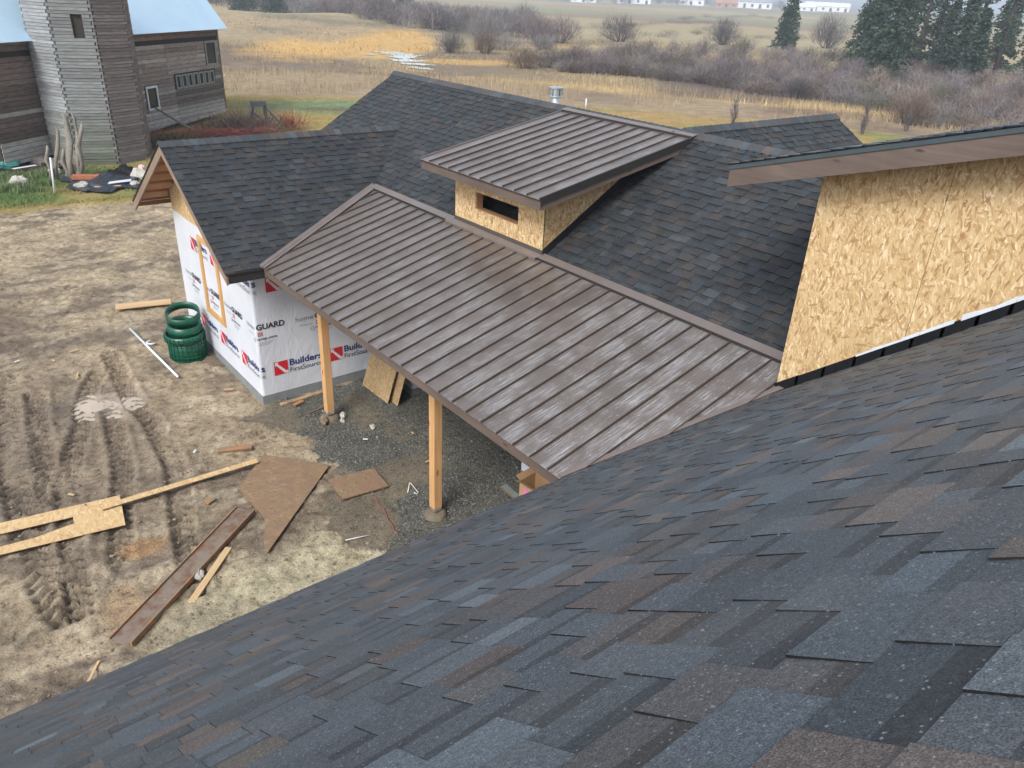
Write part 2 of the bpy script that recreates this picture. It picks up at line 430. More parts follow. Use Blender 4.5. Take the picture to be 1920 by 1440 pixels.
def mat_ground():
    n = NT('ground'); v = n.vec()
    t = n.attr('tone'); wet = n.attr('wet', 'Fac')
    f1 = n.noise(v, 0.9, 6, 0.62); f2 = n.noise(v, 7.0, 6, 0.68); f3 = n.noise(v, 38.0, 4, 0.65)
    c = n.mix(1.0, t, n.ramp(f1, [(0.28, 0.70), (0.72, 1.25)]), 'MULTIPLY')
    c = n.mix(1.0, c, n.ramp(f2, [(0.34, 0.55), (0.46, 0.95), (0.68, 1.22)]), 'MULTIPLY')
    f4 = n.noise(n.scl(v, (1.0, 1.6, 1.0)), 17.0, 5, 0.7, dist=0.5)
    c = n.mix(1.0, c, n.ramp(f4, [(0.36, 0.70), (0.45, 0.97), (0.62, 1.06)]), 'MULTIPLY')  # shade of small soil crevices put into the colour
    c = n.mix(1.0, c, n.ramp(f3, [(0.30, 0.72), (0.48, 0.98), (0.70, 1.18)]), 'MULTIPLY')
    h = n.math('ADD', n.math('MULTIPLY', f2, 0.5), n.math('ADD', n.math('MULTIPLY', f3, 0.2), n.math('MULTIPLY', f4, 0.4)))
    n.bump(h, 0.9, 0.07)
    rgh = n.ramp(wet, [(0.0, 0.92), (1.0, 0.42)])
    MT['ground'] = n.out(c, rgh, spec=0.35)
mat_ground()
def mat_puddle():
    n = NT('puddle_water'); v = n.vec()
    f = n.noise(v, 2.0, 3, 0.5)
    MT['puddle_water'] = n.out(n.ramp(f, [(0.3, (0.41, 0.345, 0.27)), (0.7, (0.49, 0.415, 0.33))]), 0.12, spec=0.5)
mat_puddle()
def mat_water():
    n = NT('creek_water'); v = n.vec()
    n.bump(n.noise(v, 1.5, 3, 0.5), 0.05, 0.05)
    MT['creek_water'] = n.out((0.62, 0.70, 0.69), 0.12, spec=0.5, IOR=1.45)  # pale base colour stands in for the bright sky's reflection
mat_water()
plain('plaster_white', (0.72, 0.74, 0.75), 0.7, 0.06, 0.1)
plain('roof_grey', (0.30, 0.32, 0.34), 0.7, 0.1, 0.2)
plain('roof_rust', (0.40, 0.20, 0.13), 0.7, 0.1, 0.2)
# ---------------------------------------------------------------- ground: one sheet, fine in the yard, coarse to the horizon
def axis(parts):
    out = []
    for a, b, st in parts: out += list(np.arange(a, b - st*0.5, st))
    return np.array(out + [parts[-1][1]])
def geo_steps(a, b, first, ratio):
    xs = [a]; st = first
    while xs[-1] < b: xs.append(xs[-1] + st); st *= ratio
    xs[-1] = b
    return np.array(xs)
gx = np.concatenate([-geo_steps(2.6, 5000, 0.6, 1.10)[::-1], np.arange(-2.54, 8.6, 0.046), np.arange(8.6, 120, 0.75), geo_steps(120, 5000, 0.9, 1.07)])
gy = np.concatenate([-geo_steps(0, 3000, 2, 1.25)[::-1][:-1], np.arange(0, 4.4, 0.5), np.arange(4.4, 32, 0.046), np.arange(32, 140, 0.75), geo_steps(140, 6000, 0.9, 1.07)])
GX, GY = np.meshgrid(gx, gy)

def smooth(a, b, x):
    t = np.clip((x - a) / (b - a), 0, 1); return t*t*(3-2*t)
GRAVEL = [(4.74, 13.62), (4.42, 13.25), (4.3, 12.8), (4.85, 12.0), (4.9, 10.9), (4.42, 10.1), (4.2, 9.5), (4.15, 8.8), (4.5, 8.4), (4.3, 6.5), (4.4, 4.2), (8.6, 4.2), (8.6, 13.62)]
def in_poly(x, y, P):
    ins = np.zeros(np.shape(x), bool); n = len(P)
    for i in range(n):
        x0, y0 = P[i]; x1, y1 = P[(i+1) % n]
        cnd = ((y0 > y) != (y1 > y)) & (x < (x1-x0)*(y-y0)/((y1-y0) + 1e-12) + x0)
        ins ^= cnd
    return ins
TRACKS = [  # wheel ruts: polyline, half width, depth, lug spacing
    ([(2.85, 17.6), (2.72, 16.2), (2.68, 15.2), (2.72, 13.9), (2.62, 12.3), (2.2, 10.6), (1.9, 9.0)], 0.19, 0.085, 0.20),
    ([(2.45, 16.9), (2.05, 16.1), (1.80, 15.4), (1.70, 14.8), (1.35, 13.9), (1.0, 12.8), (0.75, 11.2), (0.5, 9.4)], 0.19, 0.085, 0.20),
    ([(2.20, 14.9), (2.05, 13.9), (1.85, 12.6), (1.55, 11.6), (1.2, 10.2)], 0.18, 0.07, 0.19),
    ([(0.75, 17.6), (0.62, 16.2), (0.50, 15.0), (0.35, 13.6), (0.3, 12.2), (0.2, 11.0), (0.35, 9.5)], 0.26, 0.085, 0.21),
    ([(1.15, 16.4), (0.95, 15.0), (0.8, 13.4), (0.7, 12.4)], 0.20, 0.075, 0.19),
    ([(-0.6, 19.0), (0.4, 20.5), (1.6, 21.6), (3.0, 22.6)], 0.25, 0.03, 0.2),
    ([(0.1, 8.2), (0.7, 7.9), (1.2, 7.3), (1.5, 6.8)], 0.22, 0.08, 0.19),
]
def rut(x, y):
    d = np.zeros(np.shape(x)); wet = np.zeros(np.shape(x))
    m = (x > -2.5) & (x < 5) & (y > 5) & (y < 24)
    xs, ys = x[m], y[m]; dd = np.zeros(xs.shape); ww = np.zeros(xs.shape)
    for pts, hw, dep, lug in TRACKS:
        best = np.full(xs.shape, 9.0); along = np.zeros(xs.shape); side = np.zeros(xs.shape); acc = 0
        for (x0, y0), (x1, y1) in zip(pts[:-1], pts[1:]):
            L = math.hypot(x1-x0, y1-y0); ux, uy = (x1-x0)/L, (y1-y0)/L
            t = np.clip((xs-x0)*ux + (ys-y0)*uy, 0, L)
            ex, ey = xs-x0-t*ux, ys-y0-t*uy; q = np.hypot(ex, ey)
            k = q < best; best[k] = q[k]; along[k] = acc + t[k]; side[k] = (ux*ey - uy*ex)[k]; acc += L
        w = 1 - smooth(hw*0.8, hw*1.05, best)
        fade = smooth(0.25, 0.55, fbm(along*0.7 + hw*20, side*2 + 3, 2, 77))
        bars = smooth(0.4, 0.55, 0.5 + 0.5*np.sin(2*np.pi*(along - 0.8*np.abs(side))/lug))
        prof = -dep*w*fade*(0.25 + 1.15*bars)
        berm = 0.034*np.exp(-((best-hw*1.25)/(hw*0.32))**2)*fade*(0.6 + 0.6*fbm(along*4, side*9, 2, 5))
        dd += prof + berm; ww = np.maximum(ww, w*fade*(0.25 + 0.75*bars))
    d[m] = dd; wet[m] = ww
    return d, wet
PUD = [(2.02, 15.42, 0.26, 0.36, -0.5), (2.42, 15.12, 0.30, 0.22, 0.3)]
def height(x, y):
    r = np.hypot(x, y)
    h = np.zeros(np.shape(x))
    far = smooth(70, 180, r)
    h = h + far * (fbm(x/60, y/60, 3, 3) - 0.5) * 2.4 + smooth(400, 1500, r) * (fbm(x/420, y/420, 3, 9) - 0.45) * 10
    h = h + 2.4*np.exp(-(((x-62)/45)**2 + ((y-150)/26)**2))                    # low hill beyond the marsh
    h = h + 1.3*np.exp(-(((x-100)/26)**2 + ((y-84)/14)**2))                    # golden rise before the far field
    h = h + smooth(1800, 4200, r) * 55 * fbm(x/900 + 3, y/900, 3, 21)          # far ridge
    return h
H = height(GX, GY)
yard = smooth(34, 30, GY) * smooth(12, 8.5, GX) * smooth(-14, -4, GX)
dr, rut_wet_shade = rut(GX, GY)
clod = (fbm(GX*3.1, GY*4.4, 5, 1) - 0.5) * 0.12 + (fbm(GX*8, GY*12, 3, 6) - 0.5) * 0.075
GR = in_poly(GX + (fbm(GX*2.2, GY*2.2, 4, 15)-0.5)*0.9, GY + (fbm(GX*2.2+9, GY*2.2, 4, 16)-0.5)*0.9, GRAVEL) & ~((GX < 4.75) & (GY > 13.7))
grw = GR * 1.0
H = H + yard * (clod * (1 - 0.75*grw)) + dr * (1 - grw)
dep = np.zeros(GX.shape)
for cx, cy, rx, ry, a in PUD:
    ca, sa = math.cos(a), math.sin(a)
    q = (((GX-cx)*ca + (GY-cy)*sa)/rx)**2 + ((-(GX-cx)*sa + (GY-cy)*ca)/ry)**2
    dep = np.maximum(dep, np.exp(-q*0.75))
H = H*(1-0.45*np.clip(dep*1.3, 0, 1)) - 0.085*dep
# keep the soil below the walls of the house
wallzone = smooth(0.25, 0.0, np.maximum(np.maximum(4.756-GX, GX-18), np.maximum(13.616-GY, GY-18.05)))
H = H*(1-wallzone) - 0.02*wallzone

# colours of soil and plants, by place
def lerp(A, B, w): return A + (np.array(B) - A) * w[..., None]
TONE = np.zeros(GX.shape + (3,)) + np.array((0.315, 0.245, 0.135))
r = np.hypot(GX, GY); az = np.arctan2(GX, GY)
nb = fbm(GX/9, GY/9, 4, 31); nb2 = fbm(GX/26, GY/26, 4, 41); nb3 = fbm(GX/3.0, GY/3.0, 4, 51)
fx, fy = GX, GY
def patch(cx, cy, rx, ry, ang, soft=0.35, rough=0.45):
    ca, sa = math.cos(ang), math.sin(ang)
    q = np.sqrt((((fx-cx)*ca + (fy-cy)*sa)/rx)**2 + ((-(fx-cx)*sa + (fy-cy)*ca)/ry)**2)
    return 1 - smooth(1-soft, 1+soft, q + (nb-0.5)*2*rough + (nb3-0.5)*rough)
# lawn behind the house and barn
lawn = smooth(63.5, 60, r + (nb-0.5)*5) * smooth(24, 32, GY + GX*0.4)
TONE = lerp(TONE, (0.315, 0.235, 0.075), lawn)
TONE = lerp(TONE, (0.17, 0.205, 0.055), lawn * smooth(0.48, 0.66, nb + 0.25*(nb3-0.5)) * 0.9)
TONE = lerp(TONE, (0.16, 0.225, 0.105), patch(26.0, 51.3, 5.2, 2.4, -0.35, 0.35, 0.9))                # green weedy mound
TONE = lerp(TONE, (0.13, 0.10, 0.065), patch(25.5, 49.3, 3.4, 0.7, -0.5))
TONE = lerp(TONE, (0.36, 0.24, 0.10), patch(46, 37.0, 8, 3.0, -0.7) * 0.9)                 # orange strip at the lawn's edge
# reed belt
reed = smooth(61, 63, r + (nb-0.5)*5) * smooth(80, 74, r + (nb-0.5)*8)
TONE = lerp(TONE, (0.31, 0.235, 0.145), reed)
TONE = lerp(TONE, (0.185, 0.135, 0.095), reed * smooth(0.46, 0.58, nb2*0.6+nb*0.4))
# brown brush beyond
bru = smooth(76, 80, r + (nb-0.5)*8) * smooth(118, 104, r + (nb-0.5)*14) * smooth(0.85, 0.6, az)
TONE = lerp(TONE, (0.15, 0.112, 0.085), bru * (0.7 + 0.3*smooth(0.4, 0.6, nb2)))
TONE = lerp(TONE, (0.30, 0.23, 0.13), bru * smooth(0.54, 0.62, nb))
TONE = lerp(TONE, (0.54, 0.34, 0.12), patch(60, 114, 34, 11, 0.92, 0.2, 0.3))          # orange grass tongue
TONE = lerp(TONE, (0.44, 0.285, 0.105), patch(55, 78, 7, 3.2, -0.5))
TONE = lerp(TONE, (0.46, 0.28, 0.09), patch(82, 95, 6, 2.4, -0.6))
hill = patch(62, 150, 42, 44, 0.0, 0.2, 0.25) * smooth(110, 124, r)
TONE = lerp(TONE, (0.345, 0.265, 0.165), hill * 0.9)
TONE = lerp(TONE, (0.175, 0.155, 0.105), hill * smooth(0.44, 0.56, nb2) * 0.85)
TONE = lerp(TONE, (0.52, 0.33, 0.12), patch(60, 104, 26, 6.0, 0.95, 0.2, 0.35))
# golden bank in front of the thicket and field strips to the far road
TONE = lerp(TONE, (0.46, 0.335, 0.155), patch(60.5, 41, 22, 2.2, 2.12, 0.3, 0.5))
TONE = lerp(TONE, (0.13, 0.10, 0.085), patch(84, 52, 24, 44, 0.85, 0.2, 0.3) * smooth(0.80, 0.88, az))   # leaf litter under the shrubs
TONE = lerp(TONE, (0.40, 0.31, 0.165), patch(104, 84, 26, 12, 0.2))
field = smooth(150, 165, r)
st = np.floor((r - 150) / 70 + (nb2-0.5)*0.5)
TONE = lerp(TONE, (0.36, 0.30, 0.175), field * (0.5 + 0.5*np.sin(st*2.1+1)))
TONE = lerp(TONE, (0.235, 0.235, 0.135), field * smooth(0.2, 0.9, np.sin(st*1.3+4)))
TONE = lerp(TONE, (0.20, 0.155, 0.12), field * smooth(0.7, 1.0, np.sin(st*3.7)) * 0.8)
TONE = lerp(TONE, (0.10, 0.125, 0.09), smooth(1500, 2000, r))
# yard mud
mudw = smooth(31.6, 30.6, GY - 0.10*GX*0 + (nb-0.5)*2.5 + (nb3-0.5)*1.5) * smooth(16, 11, GX)
mud = np.zeros(GX.shape + (3,)) + np.array((0.320, 0.252, 0.168))
m1 = fbm(GX*0.55, GY*0.9, 4, 61); m2 = fbm(GX*2.3, GY*4.0, 4, 71)
mud = lerp(mud, (0.175, 0.136, 0.098), smooth(0.43, 0.58, m1)*0.85)
mud = lerp(mud, (0.42, 0.35, 0.25), smooth(0.50, 0.64, m2)*0.6)
mud = lerp(mud, (0.47, 0.42, 0.28), patch(3.0, 8.4, 1.9, 1.0, 0.2)*0.75)                 # pale clay by the near corner
mud = lerp(mud, (0.40, 0.325, 0.21), smooth(17, 27, GY)*smooth(0.42, 0.62, m2)*0.6)
mud = lerp(mud, (0.14, 0.10, 0.07), smooth(17, 20, GY)*smooth(25, 21, GY)*smooth(2.6, 0.8, GX)*0.6)
mud = lerp(mud, (0.19, 0.15, 0.11), patch(1.3, 13.6, 1.9, 3.6, 0.1, 0.4, 0.5)*0.65)
mud = lerp(mud, (0.135, 0.104, 0.075), rut_wet_shade*0.8)  # rut wetness, plus shade of the lug prints put into the colour
mud = lerp(mud, (0.33, 0.19, 0.085), patch(1.55, 10.4, 0.42, 0.28, -0.3)*0.8)              # rusty sawdust
mud = lerp(mud, (0.36, 0.22, 0.11), patch(1.0, 9.3, 0.25, 0.5, -0.3)*0.4)
TONE = TONE*(1-mudw[..., None]) + mud*mudw[..., None]
grass2 = smooth(31.0, 32.2, GY + (nb-0.5)*2.5) * smooth(39.5, 37.0, GY) * smooth(13, 9.5, GX)
TONE = lerp(TONE, (0.30, 0.235, 0.085), grass2)
TONE = lerp(TONE, (0.085, 0.155, 0.045), grass2*smooth(0.40, 0.60, nb3*0.5 + nb*0.5 + 0.06*np.clip(GY-33, 0, 3)))
TONE = lerp(TONE, (0.085, 0.065, 0.05), smooth(36.6, 38.2, GY + (nb3-0.5)*2)*smooth(44, 41, GY)*smooth(7.5, 5.5, GX))
gcol = np.zeros(GX.shape + (3,)) + np.array((0.105, 0.104, 0.088))
gm = smooth(0.46, 0.58, fbm(GX*0.9+4, GY*0.9, 4, 91))
gcol = lerp(gcol, (0.20, 0.165, 0.115), gm*smooth(7.2, 5.8, GX)*0.9)
TONE = TONE*(1-grw[..., None]) + gcol*grw[..., None]
TONE = lerp(TONE, (0.42, 0.37, 0.30), np.clip(dep*1.2, 0, 1)*0.6)
V = np.stack([GX, GY, H], -1).reshape(-1, 3)
ny, nx = GX.shape
idx = np.arange(ny*nx).reshape(ny, nx)
F = np.stack([idx[:-1, :-1], idx[:-1, 1:], idx[1:, 1:], idx[1:, :-1]], -1).reshape(-1, 4)
ground = np_obj('ground', V, F, 'ground', TONE.reshape(-1, 3), smooth=True, kind='structure')
wa = ground.data.attributes.new('wet', 'FLOAT', 'POINT')
wetness = mudw*(0.25 + 0.5*smooth(0.5, 0.7, m1)) + rut_wet_shade*0.5 + dep*0.5
wa.data.foreach_set('value', np.clip(wetness, 0, 1).astype(np.float32).ravel())
def tone_at(x, y): return TONE[np.clip(np.searchsorted(gy, y), 0, len(gy)-1), np.clip(np.searchsorted(gx, x), 0, len(gx)-1)]
def gz(x, y): return float(height(np.array([[x]]), np.array([[y]]))[0, 0])

m = MB()
for k, (cx, cy, rx, ry, a) in enumerate(PUD):
    pts = []
    for i in range(28):
        t = 2*math.pi*i/28; q = 1.0 + 0.10*math.sin(3*t+k) + 0.05*math.sin(5*t)
        ex, ey = rx*1.75*q*math.cos(t), ry*1.75*q*math.sin(t)
        pts.append((cx + ex*math.cos(a) - ey*math.sin(a), cy + ex*math.sin(a) + ey*math.cos(a), -0.052-0.004*k))
    n0 = len(m.v); m.add(pts + [(cx, cy, -0.052-0.004*k)], [(i, (i+1) % 28, 28) for i in range(28)])
tag(m.build('puddle', 'puddle_water'), kind='structure')

# creek pools among the marsh grass
for i, (x, y, rx, ry, a) in enumerate([(52.6, 89.5, 2.2, 3.0, 0.5), (51.0, 85.0, 1.6, 2.4, 0.3), (48.9, 80.5, 1.4, 2.2, 0.2), (47.6, 76.5, 1.1, 1.8, 0.3), (45.6, 72.6, 0.9, 1.3, 0.1), (48.5, 88.5, 1.0, 0.5, 0.2), (65, 97.5, 1.5, 0.7, 0.2), (54.5, 86.6, 1.1, 0.5, 0.3)]):
    m = MB(); z = gz(x, y) + 0.06; pts = []
    for j in range(20):
        t = 2*math.pi*j/20; q = 1 + 0.3*math.sin(2*t+i) + 0.2*math.sin(5*t+2*i)
        ex, ey = rx*q*math.cos(t), ry*q*math.sin(t)
        pts.append((x + ex*math.cos(a) - ey*math.sin(a), y + ex*math.sin(a) + ey*math.cos(a), z))
    m.add(pts + [(x, y, z)], [(j, (j+1) % 20, 20) for j in range(20)])
    tag(m.build('water', 'creek_water'), kind='structure')

# loose gravel on the pad: uncountable stones
n = 30000
sx = rng.uniform(4.1, 8.4, n); sy = rng.uniform(4.6, 13.6, n)
keep = in_poly(sx + (fbm(sx*2.2, sy*2.2, 4, 15)-0.5)*0.9, sy + (fbm(sx*2.2+9, sy*2.2, 4, 16)-0.5)*0.9, GRAVEL) & ~((fbm(sx*0.9+4, sy*0.9, 4, 91) > 0.53) & (sx < 6.4) & (rng.random(n) < 0.85))
sx, sy = sx[keep], sy[keep]; n = len(sx); sz = rng.uniform(0.008, 0.02, n)
oct_v = np.array([(1,0,0),(-1,0,0),(0,1,0),(0,-1,0),(0,0,0.8),(0,0,-0.8)], float)
oct_f = np.array([(0,2,4),(2,1,4),(1,3,4),(3,0,4)])
a = rng.uniform(0, 6.28, n); ca, sa = np.cos(a), np.sin(a)
ov = oct_v[None] * (sz[:, None, None] * rng.uniform(0.7, 1.4, (n, 6, 1)))
VV = np.stack([ov[..., 0]*ca[:, None] - ov[..., 1]*sa[:, None] + sx[:, None], ov[..., 0]*sa[:, None] + ov[..., 1]*ca[:, None] + sy[:, None], ov[..., 2] + 0.006 + 0*sx[:, None]], -1)
FF = (oct_f[None] + (np.arange(n)*6)[:, None, None]).reshape(-1, 3)
g = rng.uniform(0.05, 0.21, n); gc = np.stack([g*1.0, g*0.99, g*0.88], 1); gc[rng.random(n) < 0.004] = (0.42, 0.42, 0.40)
tag(np_obj('gravel', VV.reshape(-1, 3), FF, 'stones', np.repeat(gc, 6, 0), kind='stuff'), 'dark grey crushed gravel spread under the porch', 'gravel')
# scattered clods and stones in the mud
n = 5200
sx = rng.uniform(-2.3, 4.6, n); sy = 6 + 24*rng.random(n)**1.3; keep = ~in_poly(sx, sy, GRAVEL); sx, sy = sx[keep], sy[keep]; n = len(sx)
sz = rng.uniform(0.008, 0.032, n)*rng.random(n)**0.5 + 0.006
a = rng.uniform(0, 6.28, n); ca, sa = np.cos(a), np.sin(a)
ov = oct_v[None] * (sz[:, None, None] * rng.uniform(0.7, 1.5, (n, 6, 1)))
base_h = (fbm(sx*3.1, sy*4.4, 5, 1) - 0.5)*0.11 + (fbm(sx*11, sy*15, 3, 6) - 0.5)*0.045 + rut(sx, sy)[0]
VV = np.stack([ov[..., 0]*ca[:, None] - ov[..., 1]*sa[:, None] + sx[:, None], ov[..., 0]*sa[:, None] + ov[..., 1]*ca[:, None] + sy[:, None], ov[..., 2]*0.7 + base_h[:, None] + 0.004], -1)
FF = (oct_f[None] + (np.arange(n)*6)[:, None, None]).reshape(-1, 3)
k = rng.uniform(0.5, 1.15, n)[:, None]; gc = np.array((0.27, 0.21, 0.145))[None]*k
tag(np_obj('mud_clods', VV.reshape(-1, 3), FF, 'stones', np.repeat(gc, 6, 0), kind='stuff'), 'clods and small stones lying all over the mud', 'soil')
# ---------------------------------------------------------------- the house under construction: one thing
ZE, XE, YE = 3.076, 4.796, 12.95            # eave height, porch eave line, wing eave line
SW, SP, SS = 0.60, 0.27, 0.825              # slopes: shingled roofs, porch, steep roof
YN = 4.895                                  # eave line of the steep roof
XR, ZR = 10.81, 5.67                        # main ridge
house = thing('house', (9.0, 11.0, 0.0), 'house under construction with dark shingle roofs, brown metal porch roof and white wrapped walls', 'house')

TONES = [(0.038, 0.044, 0.050), (0.044, 0.051, 0.058), (0.054, 0.066, 0.076), (0.049, 0.054, 0.059), (0.066, 0.053, 0.049), (0.074, 0.062, 0.055), (0.041, 0.046, 0.052), (0.072, 0.082, 0.090), (0.050, 0.048, 0.048)]
WTS = [5, 7, 2.5, 6, 3.6, 2.2, 6, 0.8, 4.5]
def shingle_pieces(u0, u1, v1, expo, rs, lift=0.014):
    """tabs of a laminated shingle roof in roof coordinates: (polygon, lift, colour)"""
    out = []; nc = int(v1 / expo) + 1
    for j in range(nc):
        u = u0 - rs.random()*0.3; up = rs.random() < 0.5
        bias = rs.random()
        while u < u1:
            w = rs.choice((0.10, 0.125, 0.15, 0.175, 0.20, 0.24))*rs.uniform(0.9, 1.1)
            t = (lift if up else 0.005) + rs.random()*0.0012
            c = rs.choices(TONES, WTS)[0]; q = rs.uniform(0.80, 1.22); c = (c[0]*q*0.95, c[1]*q, c[2]*q*1.04)
            out.append(([(u, j*expo), (u+w, j*expo), (u+w, min((j+1)*expo + 0.03, v1)), (u, min((j+1)*expo + 0.03, v1))], t, c, j*expo))
            u += w; up = not up if rs.random() < 0.85 else up
    return out
def piece_mesh(mb, poly, t, c, v0, P0, U, Vv, N, expo):
    def hgt(v): return max(t*(1 - (v - v0)/(expo + 0.045)), 0.0006)
    n = len(poly)
    top = [P0 + U*p[0] + Vv*p[1] + N*hgt(p[1]) for p in poly]
    bot = [P0 + U*p[0] + Vv*p[1] - N*0.004 for p in poly]
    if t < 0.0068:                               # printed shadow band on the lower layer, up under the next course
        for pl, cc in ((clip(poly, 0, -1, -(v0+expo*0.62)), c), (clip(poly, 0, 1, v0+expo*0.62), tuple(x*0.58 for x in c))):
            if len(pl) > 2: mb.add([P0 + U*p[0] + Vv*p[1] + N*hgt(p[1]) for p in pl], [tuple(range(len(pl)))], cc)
    else: mb.add(top + bot, [tuple(range(n))], c)
    mb.add(top + bot, [(n+i, n+(i+1) % n, (i+1) % n, i) for i in range(n)], (0.006, 0.007, 0.008))      # cut edge: black asphalt
def shingle_roof(part, P0, U, Vv, u0, u1, v1, seed, clips=(), single=0, shade=1.0, expo=0.146, stuff_name='shingles', lift=0.014):
    """lays every tab; the `single` largest ones in view become objects of their own"""
    rs = random.Random(seed); P0 = Vector(P0); U = Vector(U).normalized(); Vv = Vector(Vv).normalized(); N = U.cross(Vv).normalized()
    pcs = []
    for poly, t, c, v0 in shingle_pieces(u0, u1, v1, expo, rs, lift):
        for a, b, cc in [(1, 0, u0), (-1, 0, -u1)] + list(clips):
            poly = clip(poly, a, b, cc)
            if len(poly) < 3: break
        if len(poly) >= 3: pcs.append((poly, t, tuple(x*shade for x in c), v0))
    rank = []
    if single:
        inv = cam.matrix_world.inverted(); lim = math.tan(math.atan(18/cd.lens))
        for i, (poly, t, c, v0) in enumerate(pcs):
            ce = P0 + U*(sum(p[0] for p in poly)/len(poly)) + Vv*(sum(p[1] for p in poly)/len(poly))
            q = inv @ ce
            if q.z < -0.2 and abs(q.x/-q.z) < lim*1.02 and abs(q.y/-q.z) < lim*0.77: rank.append((-q.z, i))
        rank = set(i for _, i in sorted(rank)[:single])
    mb = MB()
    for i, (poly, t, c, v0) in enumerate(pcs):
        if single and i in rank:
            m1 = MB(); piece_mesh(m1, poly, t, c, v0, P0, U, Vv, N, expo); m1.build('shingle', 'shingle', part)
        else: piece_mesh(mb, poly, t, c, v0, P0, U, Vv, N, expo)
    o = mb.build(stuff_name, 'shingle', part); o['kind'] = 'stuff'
    return N
def slab(name, mat, P0, U, Vv, u0, u1, v0, v1, top, thick, parent, mbx=None):
    U = Vector(U).normalized(); Vv = Vector(Vv).normalized(); N = U.cross(Vv).normalized(); P0 = Vector(P0)
    m = MB(); m.prism([P0 + U*u + Vv*v + N*(top-thick) for u, v in ((u0, v0), (u1, v0), (u1, v1), (u0, v1))], N*thick)
    return m.build(name, mat, parent)
def ridge_cap(part, p0, p1, dirA, dirB, step=0.145, seed=3, half=0.15):
    """bent cap shingles lapped along a ridge"""
    rs = random.Random(seed); p0 = Vector(p0); p1 = Vector(p1); L = (p1-p0).length; d = (p1-p0).normalized()
    A = Vector(dirA).normalized(); B = Vector(dirB).normalized(); k = 0
    while k*step < L:
        a = p0 + d*(k*step); b = p0 + d*min(k*step + step*1.25, L + 0.03)
        up = Vector((0, 0, 1)); t0, t1 = 0.034, 0.020
        vs_ = []
        for p, t in ((a, t0), (b, t1)):
            for th in (t, -0.006):
                vs_ += [p + A*half + up*th, p + up*(th + 0.012), p + B*half + up*th]
        # 0-2 top a, 3-5 bottom a, 6-8 top b, 9-11 bottom b
        fs = [(0,1,7,6),(1,2,8,7),(3,4,1,0),(4,5,2,1),(6,7,10,9),(7,8,11,10),(0,6,9,3),(2,5,11,8)]
        c = rs.choices(TONES, WTS)[0]; q = rs.uniform(0.85, 1.15)
        m = MB(); m.add(vs_, fs, tuple(x*q for x in c)); m.build('ridge_cap', 'shingle', part)
        k += 1

# --- main roof
sx_ = Vector((1, 0, SW)).normalized()
main = slab('main_roof', 'wall_core', (7.86, 4.2, 3.898), (0, -1, 0), (1, 0, SW), -14.23, 0.0, 0.0, (XR-7.86)/sx_.x, -0.003, 0.03, house)
m = MB(); m.prism([(XR, 4.2, ZR-0.004), (XR, 18.43, ZR-0.004), (14.2, 18.43, ZR-0.004-SW*(14.2-XR)), (14.2, 4.2, ZR-0.004-SW*(14.2-XR))], (0, 0, -0.03)); m.build('back_slope', 'shingle', main)
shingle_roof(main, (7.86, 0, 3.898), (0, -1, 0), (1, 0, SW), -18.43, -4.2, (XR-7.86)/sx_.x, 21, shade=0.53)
ridge_cap(main, (XR, 18.45, ZR), (XR, 4.2, ZR), (-1, 0, -SW), (1, 0, -SW), seed=4)
m = MB(); m.beam((7.3, 18.42, ZR-0.1-SW*(XR-7.3)), (XR, 18.42, ZR-0.1), 0.03, 0.16); m.build('rake_board', 'fascia_x', main)

# --- cross gable behind the main ridge
sy_ = Vector((0, 1, SW)).normalized()
crossg = slab('cross_gable_roof', 'wall_core', (10.6, 5.3, ZR-SW*3.63), (1, 0, 0), (0, 1, SW), 0.2, 5.14, 0, 3.63/sy_.y, -0.003, 0.03, house)
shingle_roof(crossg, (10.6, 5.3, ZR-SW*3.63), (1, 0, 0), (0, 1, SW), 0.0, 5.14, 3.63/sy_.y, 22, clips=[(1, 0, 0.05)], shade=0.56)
m = MB(); m.prism([(10.9, 8.93, ZR-0.004), (15.74, 8.93, ZR-0.004), (15.74, 12.5, ZR-0.004-SW*3.57), (10.9, 12.5, ZR-0.004-SW*3.57)], (0, 0, -0.03)); m.build('back_slope', 'shingle', crossg)
ridge_cap(crossg, (15.76, 8.93, ZR+0.002), (10.95, 8.93, ZR+0.002), (0, -1, -SW), (0, 1, -SW), seed=5)
m = MB(); m.beam((15.73, 5.3, ZR-0.1-SW*3.63), (15.73, 8.93, ZR-0.1), 0.03, 0.16); m.build('rake_board', 'fascia_y', crossg)
m = MB(); m.prism([(15.3, 5.7, 0), (15.3, 12.1, 0), (15.3, 12.1, ZR-SW*3.2-0.05), (15.3, 8.93, ZR-0.05), (15.3, 5.7, ZR-SW*3.2-0.05)], (-0.1, 0, 0)); m.build('gable_wall', 'house_wrap', crossg)

# --- gable wing on the left of the porch
YR, ZW = 15.83, 4.804; XO = 4.115
wing = slab('gable_wing_roof', 'soffit_wood', (XO, YE, ZE), (1, 0, 0), (0, 1, SW), 0, 5.9, 0, 2.88/sy_.y, -0.003, 0.022, house)
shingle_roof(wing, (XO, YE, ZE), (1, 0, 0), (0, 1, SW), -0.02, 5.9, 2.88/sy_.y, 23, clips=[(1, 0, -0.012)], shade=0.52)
m = MB(); m.prism([(XO, YR, ZW-0.004), (9.6, YR, ZW-0.004), (9.6, YR+2.88, ZE-0.004), (XO, YR+2.88, ZE-0.004)], (0, 0, -0.022)); m.build('soffit_deck', 'soffit_wood', wing)
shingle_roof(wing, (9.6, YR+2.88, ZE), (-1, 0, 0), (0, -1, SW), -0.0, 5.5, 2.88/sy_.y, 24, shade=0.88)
ridge_cap(wing, (XO-0.02, YR, ZW+0.002), (9.45, YR, ZW+0.002), (0, -1, -SW), (0, 1, -SW), seed=6)
